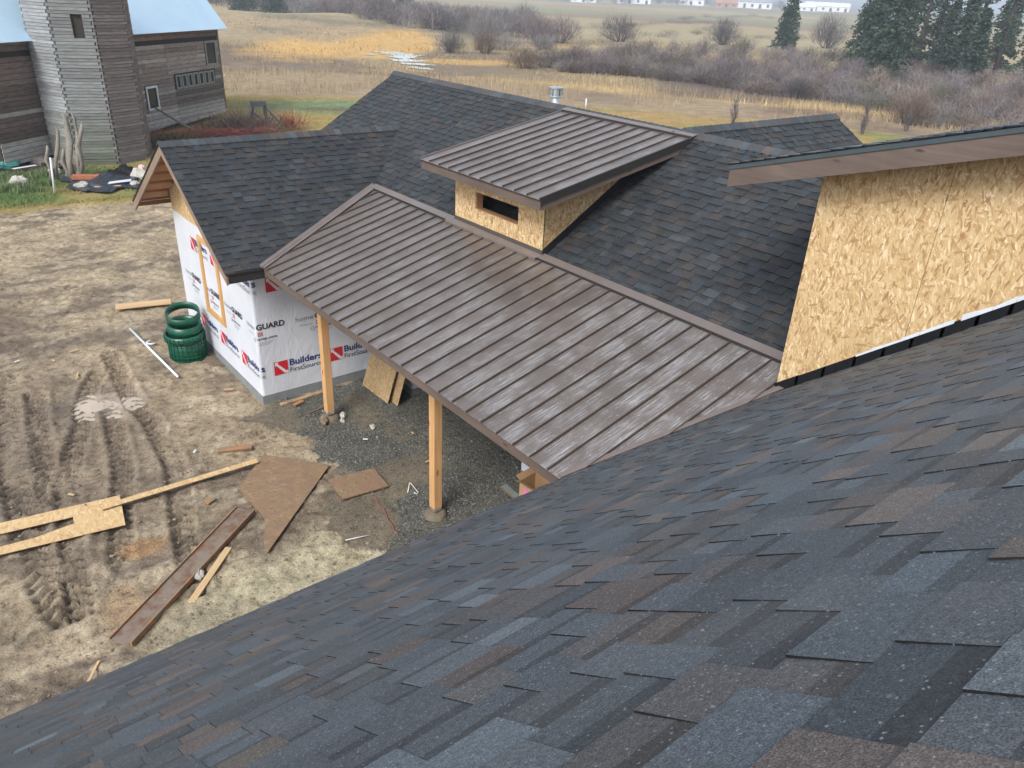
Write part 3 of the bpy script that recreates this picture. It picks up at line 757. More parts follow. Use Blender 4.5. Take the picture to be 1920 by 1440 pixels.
for s in (-1, 1):                                                        # rake boards and lookouts in the open gable
    m = MB(); y0 = YR + s*2.88
    q = [(y0, ZE-0.028), (y0, ZE-0.215), (YR, ZW-0.215), (YR, ZW-0.028)]
    m.prism([(XO+0.004, y, z) for y, z in q], (0.036, 0, 0)); m.build('rake_board', 'rake_wood', wing)
    m = MB(); q = [(y0, ZE-0.002), (y0, ZE-0.027), (YR, ZW-0.027), (YR, ZW-0.002)]
    m.prism([(XO-0.006, y, z) for y, z in q], (0.02, 0, 0)); m.build('rake_trim', 'trim_dark', wing)
    for k in range(1, 6):
        f = k/6.0; y = YR + s*2.88*f; z = ZW - 1.728*f - 0.075
        m = MB(); m.beam((XO+0.042, y, z), (4.752, y, z), 0.042, 0.12); m.build('lookout', 'lookout_wood', wing)
m = MB(); m.box(XO+0.045, 4.81, YE+0.004, YE+0.036, ZE-0.20, ZE-0.035); m.build('eave_fascia', 'trim_dark', wing)
m = MB(); m.prism([(XO-0.004, YE-0.02, ZE-0.006), (4.80, YE-0.02, ZE-0.006), (4.80, YE+0.06, ZE+0.03-0.006), (XO-0.004, YE+0.06, ZE+0.024)], (0, 0, -0.028)); m.build('drip_edge', 'trim_dark', wing)
m = MB(); m.box(XO+0.045, 9.0, YR+2.84, YR+2.872, ZE-0.12, ZE-0.03); m.build('eave_fascia', 'soffit_wood', wing)
# wing walls
WX, WY0, WY1 = 4.756, 13.616, 18.05
ww = MB(); ww.prism([(WX+0.012, WY0+0.012, 0.16), (WX+0.012, WY1, 0.16), (WX+0.012, WY1, 3.28), (WX+0.012, YR, ZW-0.07), (WX+0.012, WY0+0.012, 3.28)], (0.13, 0, 0))
ww.box(WX+0.145, 7.40, WY0+0.012, WY0+0.14, 0.16, 3.30); ww.box(WX+0.145, 9.5, WY1-0.13, WY1, 0.16, 3.30)
wall = ww.build('wing_wall', 'wall_core', house)
for y0, y1 in ((WY0+0.012, 14.83), (14.836, 16.05), (16.056, 17.27), (17.276, WY1)):
    m = MB(); zt = lambda y: ZW - SW*abs(y-YR) - 0.075
    ys = [y0] + ([YR] if y0 < YR < y1 else []) + [y1]
    m.prism([(WX, y, 2.93) for y in (y0, y1)] + [(WX, y, zt(y)) for y in reversed(ys)], (0.011, 0, 0)); m.build('osb_sheet', 'osb_wall', wall)
for b in ((WX-0.008, 7.40, WY0-0.008, WY0+0.2), (WX-0.008, WX+0.2, WY0+0.201, WY1+0.008)):
    m = MB(); m.box(*b, -0.25, 0.17); m.build('foundation', 'foundation', wall)
# house wrap, slightly slack, in one sheet round the corner
def wrap_sheet(name, pts, nrm, zt, nseg, parent, amp=0.006, seed=1, z0=0.155):
    """a sheet along a plan polyline of (x,y), up to height zt(s)"""
    V_ = []; F_ = []; S = [0]
    for (xa, ya), (xb, yb) in zip(pts[:-1], pts[1:]): S.append(S[-1] + math.hypot(xb-xa, yb-ya))
    nz = 26; cols = []
    for i in range(nseg+1):
        s = S[-1]*i/nseg; cols.append(s)
    for s in S[1:-1]: cols.append(s)
    cols = sorted(set(round(c, 4) for c in cols))
    for s in cols:
        k = max(j for j in range(len(S)-1) if S[j] <= s + 1e-6); f = (s-S[k])/(S[k+1]-S[k])
        x = pts[k][0]*(1-f) + pts[k+1][0]*f; y = pts[k][1]*(1-f) + pts[k+1][1]*f; nx_, ny_ = nrm[k]
        edge = min(abs(s-q) for q in S)
        for j in range(nz+1):
            z = z0 + (zt(s)-z0)*j/nz
            w = amp*(float(fbm(np.array([s*2.2+z*1.3+seed]), np.array([z*1.7-s*0.9]), 3, seed)[0])-0.4)*min(1, edge*6)
            w = max(w, -0.002)
            V_.append((x+nx_*(0.004+w), y+ny_*(0.004+w), z))
    for i in range(len(cols)-1):
        for j in range(nz): a_ = i*(nz+1)+j; F_.append((a_, a_+nz+1, a_+nz+2, a_+1))
    return np_obj(name, V_, F_, 'house_wrap', None, parent, smooth=True)
wrap = wrap_sheet('house_wrap', [(WX, WY1), (WX, WY0), (7.40, WY0)], [(-1, 0), (0, -1)], lambda s: min(2.97 + 0.006*math.sin(s*5), 3.3) if s < WY1-WY0 else 3.28, 60, house, 0.008)
m = MB()
for (y0, y1, z0, z1) in ((15.30, 16.40, 1.08, 1.20), (15.30, 16.40, 2.70, 2.81), (15.30, 15.42, 1.202, 2.698), (16.28, 16.40, 1.202, 2.698)):
    b = MB(); b.box(WX-0.045, WX-0.006, y0, y1, z0, z1); b.build('window_buck', 'buck_wood', wrap)
# printing on the wrap
_txt = {}
def word(s, bold=0.0):
    """text outline as flat mesh: width 1, capital height 1, baseline 0"""
    if (s, bold) in _txt: return _txt[(s, bold)]
    cu = bpy.data.curves.new('t', 'FONT'); cu.body = s; cu.size = 1.0; cu.offset = bold; cu.resolution_u = 3; cu.fill_mode = 'FRONT'
    ob = bpy.data.objects.new('t', cu); col.objects.link(ob); bpy.context.view_layer.update()
    me = bpy.data.meshes.new_from_object(ob.evaluated_get(bpy.context.evaluated_depsgraph_get()))
    vs_ = [(v.co.x, v.co.y) for v in me.vertices]; fs = [tuple(p.vertices) for p in me.polygons]
    bpy.data.objects.remove(ob); bpy.data.curves.remove(cu); bpy.data.meshes.remove(me)
    x0 = min(v[0] for v in vs_); x1 = max(v[0] for v in vs_)
    cap = 0.69
    _txt[(s, bold)] = ([((x-x0)/(x1-x0), y/cap) for x, y in vs_], fs)
    return _txt[(s, bold)]
UM = WY1 - WY0                                # length of the gable side in unrolled wrap coordinates
def wp(u, z, off):                            # unrolled coordinate (0 at the corner, negative on the gable side) to a point
    return (WX + u, WY0 - off, z) if u >= 0 else (WX - off, WY0 - u, z)
def put_word(mb, s, u, z, w, h, mi, bold=0.0, off=0.0135, lo=-9, hi=9):
    vs_, fs = word(s, bold); pts = [wp(u + x*w, z + y*h, off) for x, y in vs_]
    us = [u + x*w for x, y in vs_]
    fs = [f for f in fs if (all(us[i] >= 0 for i in f) or all(us[i] < 0 for i in f)) and all(lo < us[i] < hi for i in f)]
    mb.add(pts, fs, None, mi)
INK = ['ink_red', 'ink_navy', 'ink_white', 'ink_black', 'ink_grey']
def poly(mb, pts, mi, off): mb.add([wp(u, z, off) for u, z in pts], [tuple(range(len(pts)))], None, mi)
for k in range(-4, 3):
    for zb in (0.56, 2.34):
        u = 0.284 + 1.22*k
        if u < -UM + 0.02 or u > 2.2: continue
        if zb > 2 and u < -2.6 and False: continue
        m = MB(); s = 0.29
        poly(m, [(u, zb), (u+s, zb), (u+s, zb+s), (u, zb+s)], 0, 0.0125)
        poly(m, [(u+0.02, zb+s-0.10), (u+0.02, zb+s-0.015), (u+0.105, zb+s-0.015), (u+0.075, zb+s-0.045), (u+s-0.035, zb+0.055), (u+s-0.005, zb+0.085), (u+s-0.005, zb), (u+s-0.075, zb+0.012), (u+0.045, zb+s-0.075)], 2, 0.0135)
        if not (u+0.33 < 0 < u+1.05) or True:
            put_word(m, 'Builders', u+0.33, zb+0.15, 0.70, 0.135, 1, 0.022)
            put_word(m, 'FirstSource', u+0.33, zb+0.0, 0.70, 0.105, 4 if k < 0 else 3, 0.0)
        m.build('wrap_print', INK, wrap)
    u = -0.40 + 1.22*k
    if -UM + 0.05 < u < 2.0:
        m = MB()
        put_word(m, 'home', u, 1.61, 0.375, 0.098, 4, -0.002); put_word(m, 'GUARD', u+0.41, 1.61, 0.58, 0.112, 3, 0.03)
        put_word(m, 'OX', u+0.425, 1.48, 0.11, 0.08, 0, 0.03); put_word(m, 'oxep.com', u+0.41, 1.395, 0.40, 0.055, 3, 0.015)
        put_word(m, 'Distributed by', u+0.08, 1.50, 0.26, 0.035, 4)
        for j in range(3): poly(m, [(u+0.43, 1.34-0.03*j), (u+0.43+0.33-0.05*j, 1.34-0.03*j), (u+0.43+0.33-0.05*j, 1.346-0.03*j), (u+0.43, 1.346-0.03*j)] if (u+0.43) * (u+0.43+0.33-0.05*j) > 0 else [(u+0.43, 1.34), (u+0.44, 1.34), (u+0.44, 1.345), (u+0.43, 1.345)], 4, 0.0135)
        ring = [(u+0.34+0.045*math.cos(t*math.pi/8), 1.40+0.045*math.sin(t*math.pi/8)) for t in range(16)]
        if all(p[0] < 0 for p in ring) or all(p[0] > 0 for p in ring):
            poly(m, ring, 4, 0.0128); poly(m, [(u+0.34+0.034*math.cos(t*math.pi/8), 1.40+0.034*math.sin(t*math.pi/8)) for t in range(16)], 2, 0.0136)
            put_word(m, 'ES', u+0.318, 1.388, 0.044, 0.026, 4, 0.0, 0.0145)
        m.build('wrap_print', INK, wrap)

# --- porch
porch = MB(); porch.box(5.50, 5.66, 4.9, 13.3, 2.72, 3.02); porch = porch.build('porch_roof', 'fascia_y', house)
px_ = Vector((1, 0, SP)).normalized(); XT = 7.86; ZT = ZE + SP*(XT-XE)
m = MB(); m.prism([(XE+0.03, 4.86, ZE-0.012), (XE+0.03, 12.93, ZE-0.012), (XT, 14.25, ZT-0.02), (XT, 3.95, ZT-0.02)], (0, 0, -0.02)); m.build('roof_deck', 'soffit_wood', porch)
def panel(part, P0, U, Vv, w, vlo, vhi, clips, name='panel', ribs=True):
    """flat pan with a standing seam folded up along one edge, cut to shape"""
    U = Vector(U).normalized(); Vv = Vector(Vv).normalized(); N = U.cross(Vv).normalized(); P0 = Vector(P0)
    mb = MB()
    def lay(u0, u1, t, side):
        pl = [(u0, vlo), (u1, vlo), (u1, vhi), (u0, vhi)]
        for a, b, c in clips:
            pl = clip(pl, a, b, c)
            if len(pl) < 3: return
        mb.prism([P0 + U*p[0] + Vv*p[1] - N*0.006 for p in pl], N*(0.006 + t), None, side)
    lay(0.003, w-0.011, 0.004, 0); lay(w-0.0105, w+0.0025, 0.032, 1)
    if mb.v: mb.build(name, ['metal_panel', 'seam_shaded'], part)
# plan-space clips for the two valleys: v is measured up the slope, u along -y from P0
PW = 0.3058
for k in range(-4, 31):
    yb = 5.0985 + PW*k + PW                       # upper (far) side of the pan; u runs toward -y
    if yb - PW > 14.25 or yb < 4.0: continue
    L = (XT-XE)/px_.x
    # left valley: x - XE >= (y-YE)*SW/SP ; right valley: x-XE >= (YN-y)*SS/SP
    kl = SW/SP; kr = SS/SP
    cl = [(kl, px_.x, (yb-YE)*kl - 0.0)] if yb > YE - 0.02 else []
    cl = [(kl, px_.x, (yb-YE)*kl)] + [(-kr, px_.x, (YN-yb)*kr)]
    panel(porch, (XE, yb, ZE), (0, -1, 0), (1, 0, SP), PW, -0.015, L, cl)
m = MB(); m.box(XE+0.012, XE+0.045, 4.87, 12.93, ZE-0.155, ZE-0.012); m.build('eave_fascia', 'fascia_y', porch)
for ya_, yb_, yc_ in ((14.30, 11.375, 14.36), (8.895, 4.0, 8.895)):
    m = MB(); m.prism([(XT-0.11, ya_, ZT-0.03+0.04), (XT-0.11, yb_, ZT-0.03+0.04), (XT+0.03, yb_, ZT+0.055), (XT+0.03, yc_, ZT+0.055)], (0, 0, 0.006)); m.build('transition_cap', 'trim_brown', porch)
    m = MB(); m.prism([(XT-0.115, ya_, ZT-0.025), (XT-0.115, yb_, ZT-0.025), (XT-0.108, yb_, ZT-0.025), (XT-0.108, ya_, ZT-0.025)], (0, 0, 0.040)); m.build('closure_strip', 'trim_dark', porch)
v0_ = Vector((XE-0.05, YE-0.03, ZE+0.012)); v1_ = Vector((XT-0.02, YE+(XT-XE)*SP/SW, ZT+0.03))
dv = (v1_-v0_); sdn = Vector((0, 1, SW)).normalized()
m = MB(); m.prism([v0_, v1_, v1_+sdn*0.075, v0_+sdn*0.075], (0, -0.004, 0.008)); m.build('valley_flashing', 'trim_brown', porch)
m = MB(); pn = Vector((0.15, -1, 0)).normalized(); m.prism([v0_+Vector((0.02, 0, 0.002)), v1_+Vector((0, 0, 0.002)), v1_+Vector((0.05, -0.10, 0.012)), v0_+Vector((0.05, -0.07, 0.012))], (0, 0, 0.006)); m.build('valley_flashing', 'trim_brown', porch)
v0_ = Vector((XE, YN, ZE+0.02)); v1_ = Vector((7.45, YN-(7.45-XE)*SP/SS, ZE+SP*(7.45-XE)+0.02))
m = MB(); m.prism([v0_, v1_, v1_+Vector((0, 0.07, 0.0)), v0_+Vector((0, 0.07, 0.0))], (0, 0, 0.006)); m.build('valley_flashing', 'trim_brown', porch)
for (x, y) in ((5.58, 12.34), (5.58, 8.54)):
    m = MB(); m.box(x-0.075, x+0.075, y-0.075, y+0.075, 0.17, 2.72); p = m.build('porch_post', 'post_wood', house, bevel=0.006)
    m = MB(); m.box(x-0.07, x+0.07, y-0.07, y+0.07, 0.125, 0.169); m.box(x-0.02, x+0.02, y-0.02, y+0.02, 0.06, 0.125); m.build('post_bracket', 'galvanised', p)
    m = MB(); rs = random.Random(int(y*10))
    prof = [(0.02, 0.09), (0.12, 0.088), (0.165, 0.075), (0.185, 0.03), (0.20, -0.06)]
    m.lathe(prof, 18, (x, y, 0)); m.v = [(a+rs.uniform(-.012, .012), b+rs.uniform(-.012, .012), c+rs.uniform(-.01, .012)) for a, b, c in m.v]
    m.build('footing', 'footing', p, smooth=True)
# walls under the porch
m = MB(); m.box(7.42, 7.6, 4.3, 8.60, 0.16, 3.70); m.box(7.6, 9.6, 8.40, 8.58, 0.16, 3.70); m.box(9.6, 9.8, 8.4, 13.0, 0.16, 3.7); m.box(7.42, 7.6, 12.25, 13.616, 0.16, 3.70); m.box(7.6, 9.6, 12.27, 12.4, 0.16, 3.70)
pw_ = m.build('porch_wall', 'house_wrap', house)
for b in ((7.412, 7.6, 4.3, 8.608), (7.412, 7.6, 12.242, 13.6), (7.61, 9.6, 12.262, 12.4)):
    m = MB(); m.box(*b, -0.2, 0.155); m.build('foundation', 'foundation', pw_)
m = MB(); m.box(-2.0, 7.40, 4.05, 4.25, 0.1, 3.5); m.build('steep_wing_wall', 'house_wrap', house)

# --- metal roofed shed dormer on the main slope
DX, DY0, DY1 = 7.85, 8.91, 11.36
m = MB(); m.box(DX+0.013, DX+0.10, DY0+0.013, DY1-0.013, 3.7, 4.18); m.box(DX+0.013, DX+0.10, DY0+0.013, 9.50, 4.18, 4.86); m.box(DX+0.013, DX+0.10, 10.80, DY1-0.013, 4.18, 4.86); m.box(DX+0.013, DX+0.10, 9.5, 10.8, 4.62, 4.86)
m.prism([(DX+0.1, DY0+0.013, 3.8), (DX+0.1, DY0+0.013, 4.9), (10.3, DY0+0.013, 5.33), (10.3, DY0+0.013, 5.2)], (0, 0.09, 0)); m.prism([(DX+0.1, DY1-0.1, 3.8), (DX+0.1, DY1-0.1, 4.9), (10.3, DY1-0.1, 5.33), (10.3, DY1-0.1, 5.2)], (0, 0.087, 0))
dorm = m.build('dormer_wall', 'wall_core', house)
wy0, wy1, wz0, wz1 = 9.55, 10.75, 4.265, 4.565
for (y0, y1, z0, z1) in ((DY0, DY1, 3.97, wz0), (DY0, wy0, wz0+0.001, 4.86), (wy1, DY1, wz0+0.001, 4.86), (wy0+0.001, wy1-0.001, wz1, 4.86)):
    m = MB(); m.box(DX, DX+0.0125, y0, y1, z0, z1); m.build('osb_sheet', 'osb_wall', dorm)
mz = lambda x: 3.898 + SW*(x-7.86)
m = MB(); m.prism([(DX+0.013, DY0, mz(DX)+0.05), (DX+0.013, DY0, 4.86), (10.25, DY0, 5.32), (10.25, DY0, mz(10.25)+0.0)], (0, 0.0125, 0)); m.build('osb_sheet', 'osb_side', dorm)
m = MB(); m.box(DX-0.001, DX+0.0125, DY0-0.008, DY0-0.001, 3.97, 4.86); m.build('corner_seal', plain('green_seal', (0.05, 0.11, 0.03), 0.6), dorm)
for (y0, y1, z0, z1) in ((wy0-0.02, wy0+0.02, wz0, wz1), (wy1-0.02, wy1+0.02, wz0, wz1), (wy0+0.021, wy1-0.021, wz0-0.03, wz0+0.008), (wy0+0.021, wy1-0.021, wz1-0.008, wz1+0.03)):
    m = MB(); m.box(DX+0.0126, DX+0.15, y0, y1, z0, z1); m.build('window_jamb', 'jamb_wood', dorm)
m = MB(); m.box(9.2, 9.25, DY0+0.12, DY1-0.12, 4.0, 5.1); m.build('inner_panel', 'osb_wall', dorm)
m = MB(); m.prism([(DX-0.02, DY0-0.008, 3.86), (DX-0.02, DY1+0.008, 3.86), (DX-0.006, DY1+0.008, 4.015), (DX-0.006, DY0-0.008, 4.015)], (0.005, 0, 0)); m.build('apron_flashing', plain('apron_brown', (0.075, 0.062, 0.056), 0.45, 0.1, 3, spec=0.5), dorm)
m = MB(); m.prism([(DX-0.021, DY0-0.05, ZT+0.042), (DX-0.021, DY1+0.12, ZT+0.042), (DX-0.14, DY1+0.12, ZT+0.004), (DX-0.14, DY0-0.0, ZT+0.004)], (0, 0, 0.007))
m.prism([(DX-0.141, DY0, ZT+0.011), (DX-0.141, DY1+0.12, ZT+0.011), (DX-0.141, DY1+0.12, ZT-0.03), (DX-0.141, DY0, ZT-0.03)], (-0.004, 0, 0)); m.build('apron_flashing', 'trim_brown', dorm)
m = MB(); m.prism([(DX, DY0-0.03, mz(DX)+0.012), (10.3, DY0-0.03, mz(10.3)+0.012), (10.3, DY0-0.002, mz(10.3)+0.13), (DX, DY0-0.002, mz(DX)+0.13)], (0, 0.004, 0)); m.build('step_flashing', 'flashing_black', dorm)
# dormer roof
EX, EZ, RY0, RY1, SD = 7.38, 4.975, 8.48, 11.78, 0.195
dx_ = Vector((1, 0, SD)).normalized(); TX = 10.74
m = MB(); m.prism([(EX+0.03, RY0+0.03, EZ-0.012), (EX+0.03, RY1-0.03, EZ-0.012), (TX, RY1-0.03, EZ+SD*(TX-EX)-0.02), (TX, RY0+0.03, EZ+SD*(TX-EX)-0.02)], (0, 0, -0.05)); droof = m.build('dormer_roof', 'soffit_wood', house)
for k in range(11):
    yb = RY1 - 0.02 - 0.2975*k
    panel(droof, (EX, yb, EZ), (0, -1, 0), (1, 0, SD), 0.2975, -0.015, (TX-EX)/dx_.x, [])
z_t = EZ + SD*(TX-EX)
m = MB(); m.prism([(TX-0.10, RY1+0.01, z_t+0.022), (TX-0.10, RY0-0.01, z_t+0.022), (TX+0.06, RY0-0.01, z_t+0.052), (TX+0.06, RY1+0.01, z_t+0.052)], (0, 0, 0.006))
m.prism([(TX+0.061, RY1+0.01, z_t+0.052), (TX+0.061, RY0-0.01, z_t+0.052), (TX+0.24, RY0-0.01, z_t-0.02), (TX+0.24, RY1+0.01, z_t-0.02)], (0, 0, 0.006)); m.build('ridge_flashing', 'trim_brown', droof)
m = MB(); m.box(TX-0.106, TX-0.1005, RY0, RY1, z_t-0.02, z_t+0.021); m.build('closure_strip', 'trim_dark', droof)
m = MB(); m.box(EX+0.012, EX+0.044, RY0+0.02, RY1-0.02, EZ-0.165, EZ-0.013); m.build('eave_fascia', 'fascia_y', droof)
m = MB(); m.box(EX-0.012, EX+0.01, RY0+0.005, RY1-0.005, EZ-0.02, EZ-0.007); m.build('drip_edge', 'trim_dark', droof)
for s, yy in ((-1, RY0), (1, RY1)):
    def rk(z0, z1, ya, yb, name, mat, x0=EX, x1=TX):
        m = MB(); m.prism([(x0, ya, EZ+z0+SD*(x0-EX)), (x1, ya, EZ+z0+SD*(x1-EX)), (x1, ya, EZ+z1+SD*(x1-EX)), (x0, ya, EZ+z1+SD*(x0-EX))], (0, yb-ya, 0)); m.build(name, mat, droof)
    rk(-0.085, 0.030, yy-0.006 if s < 0 else yy-0.008, yy+0.008 if s < 0 else yy+0.006, 'rake_trim', 'trim_dark' if s < 0 else 'trim_brown')
    xe = TX if s > 0 else 10.55
    rk(-0.175, -0.02, yy+0.010 if s < 0 else yy-0.045, yy+0.045 if s < 0 else yy-0.010, 'rake_board', 'fascia_x', EX+0.05, xe)

# --- vent pipe through the back slope
vx, vy = 11.32, 12.74
m = MB(); m.lathe([(0.085, -0.5), (0.085, 0.10), (0.075, 0.12), (0.075, 0.2)], 20, (vx, vy, 5.62)); vent = m.build('vent_pipe', 'galvanised', house, smooth=True)
m = MB(); m.lathe([(0.076, 0.0), (0.15, 0.02), (0.15, 0.04), (0.138, 0.05), (0.138, 0.18), (0.152, 0.19), (0.152, 0.215), (0.001, 0.235)], 24, (vx, vy, 5.72)); m.build('vent_cap', 'galvanised', vent)
for a in range(6):
    t = a*math.pi/3 + 0.4; cx, cy = vx+0.1385*math.cos(t), vy+0.1385*math.sin(t)
    m = MB(); m.beam((cx, cy, 5.775), (cx, cy, 5.895), 0.022, 0.006, (math.cos(t), math.sin(t), 0)); m.build('vent_slot', 'vent_slot', vent)

# --- steep roof in the foreground and its shed dormer
ss_ = Vector((0, -1, SS)).normalized(); VL = 5.75/abs(ss_.y)
steep = slab('steep_roof', 'wall_core', (9.2, YN, ZE), (-1, 0, 0), (0, -1, SS), 0, 11.7, 0.02, VL, -0.004, 0.03, house)
m = MB(); yb = YN-5.75; zb = ZE+SS*5.75
m.prism([(-2.5, yb, zb-0.006), (9.2, yb, zb-0.006), (9.2, yb-5.75, ZE-0.006), (-2.5, yb-5.75, ZE-0.006)], (0, 0, -0.03)); m.build('back_slope', 'shingle', steep)
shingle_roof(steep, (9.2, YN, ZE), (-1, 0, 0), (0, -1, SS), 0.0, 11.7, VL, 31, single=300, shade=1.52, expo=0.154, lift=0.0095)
m = MB(); m.box(-2.5, XE-0.06, YN-0.035, YN-0.006, ZE-0.17, ZE-0.012); m.build('eave_fascia', 'trim_dark', steep)
m = MB(); m.box(-2.5, XE-0.0, YN-0.03, YN+0.012, ZE-0.022, ZE-0.006); m.build('drip_edge', 'trim_dark', steep)
CX, CY = 7.38, 4.16; SR = 0.297
rz = lambda y: 6.135 + SR*(5.03-y)          # underside of the shingles along the rake
sz_ = lambda y: ZE + SS*(YN-y)
m = MB(); m.prism([(CX+0.013, CY, sz_(CY)-0.3), (CX+0.013, CY, rz(CY)-0.06), (CX+0.013, -0.5, rz(-0.5)-0.06), (CX+0.013, -0.5, sz_(-0.5)-0.3)], (0.12, 0, 0)); m.box(CX+0.14, 11.5, CY-0.13, CY, sz_(CY)-0.3, rz(CY)-0.06); cheek = m.build('shed_dormer_wall', 'wall_core', house)
ya = CY
for yb in (2.935, 1.71, 0.49, -0.5):
    m = MB(); a, b = ya-0.003, yb+0.003
    m.prism([(CX, a, sz_(a)+0.02), (CX, a, rz(a)-0.07), (CX, b, rz(b)-0.07), (CX, b, sz_(b)+0.02)], (0.0125, 0, 0)); m.build('osb_sheet', 'osb_cheek', cheek)
    ya = yb
rs = random.Random(8); y = CY + 0.02
while y > -0.4:                                # stepped black flashing
    y2 = y - rs.uniform(0.22, 0.30); h0 = 0.135 + rs.uniform(-0.004, 0.004)
    m = MB(); m.prism([(CX-0.006, y, sz_(y)+0.005), (CX-0.006, y, sz_(y)+h0), (CX-0.006, y2-0.03, sz_(y2-0.03)+h0), (CX-0.006, y2-0.03, sz_(y2-0.03)+0.005)], (0.0055-rs.random()*0.0004, 0, 0)); m.build('step_flashing', 'flashing_black', cheek)
    y = y2
y = 3.35
while y > 1.75:                                # torn white underlayment showing above it
    y2 = y - rs.uniform(0.10, 0.28); h1 = 0.05*min(1, (3.4-y)/0.8+0.25)
    m = MB(); m.prism([(CX-0.0075, y, sz_(y)+0.12), (CX-0.0075, y, sz_(y)+0.137+h1*rs.uniform(0.3, 1.0)), (CX-0.0075, y2, sz_(y2)+0.137+h1*rs.uniform(0.3, 1.0)), (CX-0.0075, y2, sz_(y2)+0.12)], (0.0012, 0, 0)); m.build('underlayment_scrap', 'house_wrap', cheek)
    y = y2 - (0.05 if rs.random() < 0.3 else 0.002)
FX = 7.0
m = MB(); m.prism([(FX+0.04, 5.03, rz(5.03)-0.02), (12.0, 5.03, rz(5.03)-0.02), (12.0, -0.6, rz(-0.6)-0.02), (FX+0.04, -0.6, rz(-0.6)-0.02)], (0, 0, -0.04)); sroof = m.build('shed_dormer_roof', 'soffit_wood', house)
m = MB(); m.prism([(FX, 5.02, rz(5.02)-0.215), (FX, 5.02, rz(5.02)-0.018), (FX, -0.6, rz(-0.6)-0.018), (FX, -0.6, rz(-0.6)-0.215)], (0.038, 0, 0)); m.build('rake_board', 'fascia_y', sroof)
m = MB(); m.prism([(FX-0.012, 5.035, rz(5.035)-0.032), (FX-0.012, 5.035, rz(5.035)+0.012), (FX-0.012, -0.6, rz(-0.6)+0.012), (FX-0.012, -0.6, rz(-0.6)-0.032)], (0.011, 0, 0)); m.build('drip_edge', 'drip_edge', sroof)
m = MB(); m.box(FX+0.04, 12.0, 4.99, 5.025, rz(5.03)-0.2, rz(5.03)-0.02); m.build('eave_fascia', 'fascia_x', sroof)
rr = Vector((0, -1, SR)).normalized()
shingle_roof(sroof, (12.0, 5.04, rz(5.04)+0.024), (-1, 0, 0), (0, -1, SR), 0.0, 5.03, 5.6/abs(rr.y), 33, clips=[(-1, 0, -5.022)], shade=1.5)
m = MB(); m.prism([(FX-0.016, 5.04, rz(5.04)+0.013), (FX-0.016, 5.04, rz(5.04)+0.026), (FX-0.016, -0.6, rz(-0.6)+0.026), (FX-0.016, -0.6, rz(-0.6)+0.013)], (0.3, 0, 0)); m.build('starter_strip', 'flashing_black', sroof)
# ---------------------------------------------------------------- things lying in the yard
def ground_h(x, y):
    X = np.array([[x]]); Y = np.array([[y]])
    if in_poly(X, Y, GRAVEL)[0, 0]: return 0.012
    return float(((fbm(X*3.1, Y*4.4, 5, 1)-0.5)*0.11)[0, 0])
def flat_board(name, pts, z, th, mat, label, cat, group=None, edge='board_edge', tilt=0.0):
    """a board given by its plan outline; local X runs along the longest side"""
    P = [Vector((p[0], p[1], 0)) for p in pts]; n = len(P)
    L = max(((P[(i+1) % n]-P[i]).length, i) for i in range(n)); i = L[1]; d = (P[(i+1) % n]-P[i]).normalized()
    a = math.atan2(d.y, d.x); c = sum(P, Vector((0, 0, 0)))/n; ca, sa = math.cos(-a), math.sin(-a)
    q = [((p.x-c.x)*ca-(p.y-c.y)*sa, (p.x-c.x)*sa+(p.y-c.y)*ca) for p in P]
    ar = sum(q[k][0]*q[(k+1) % n][1]-q[(k+1) % n][0]*q[k][1] for k in range(n))
    if ar < 0: q.reverse()
    m = MB(); vs_ = [(x, y, 0) for x, y in q] + [(x, y, th) for x, y in q]
    m.add(vs_, [tuple(range(n, 2*n))], None, 0); m.add(vs_, [tuple(range(n-1, -1, -1))] + [(k, (k+1) % n, n+(k+1) % n, n+k) for k in range(n)], None, 1)
    o = m.build(name, [mat, edge], None, False, (c.x, c.y, z), a); o.rotation_euler.x = tilt
    return tag(o, label, cat, group)
def strip(x0, y0, x1, y1, w):
    d = Vector((x1-x0, y1-y0, 0)).normalized(); s = Vector((-d.y, d.x, 0))*w/2
    return [(x0-s.x, y0-s.y), (x1-s.x, y1-s.y), (x1+s.x, y1+s.y), (x0+s.x, y0+s.y)]

flat_board('plank', strip(3.60, 20.27, 4.86, 19.95, 0.34), 0.085, 0.03, 'board_pale', 'pale plank lying alone beside the green rings', 'plank', edge='board_pale')
# white pipe, hook
def rod(name, pts, r_, mat, label, cat, n=10):
    c = Vector(pts[0]); m = MB(); m.tube([Vector(p)-c for p in pts], r_, n)
    return tag(m.build(name, mat, None, True, c), label, cat)
rod('plastic_pipe', [(3.55, 18.77, 0.06), (3.62, 17.2, 0.055), (3.69, 15.62, 0.06)], 0.027, 'pvc_white', 'long thin white plastic pipe lying on the mud', 'pipe')
rod('pipe_elbow', [(3.76, 17.83, 0.05)] + [(3.74-0.10*math.sin(t), 17.72+0.10*math.cos(t), 0.05) for t in (0.4, 0.9, 1.4, 1.9, 2.4, 2.9)] + [(3.80, 17.62, 0.05)], 0.022, 'pvc_white', 'small hooked white pipe bend beside the long pipe', 'pipe')
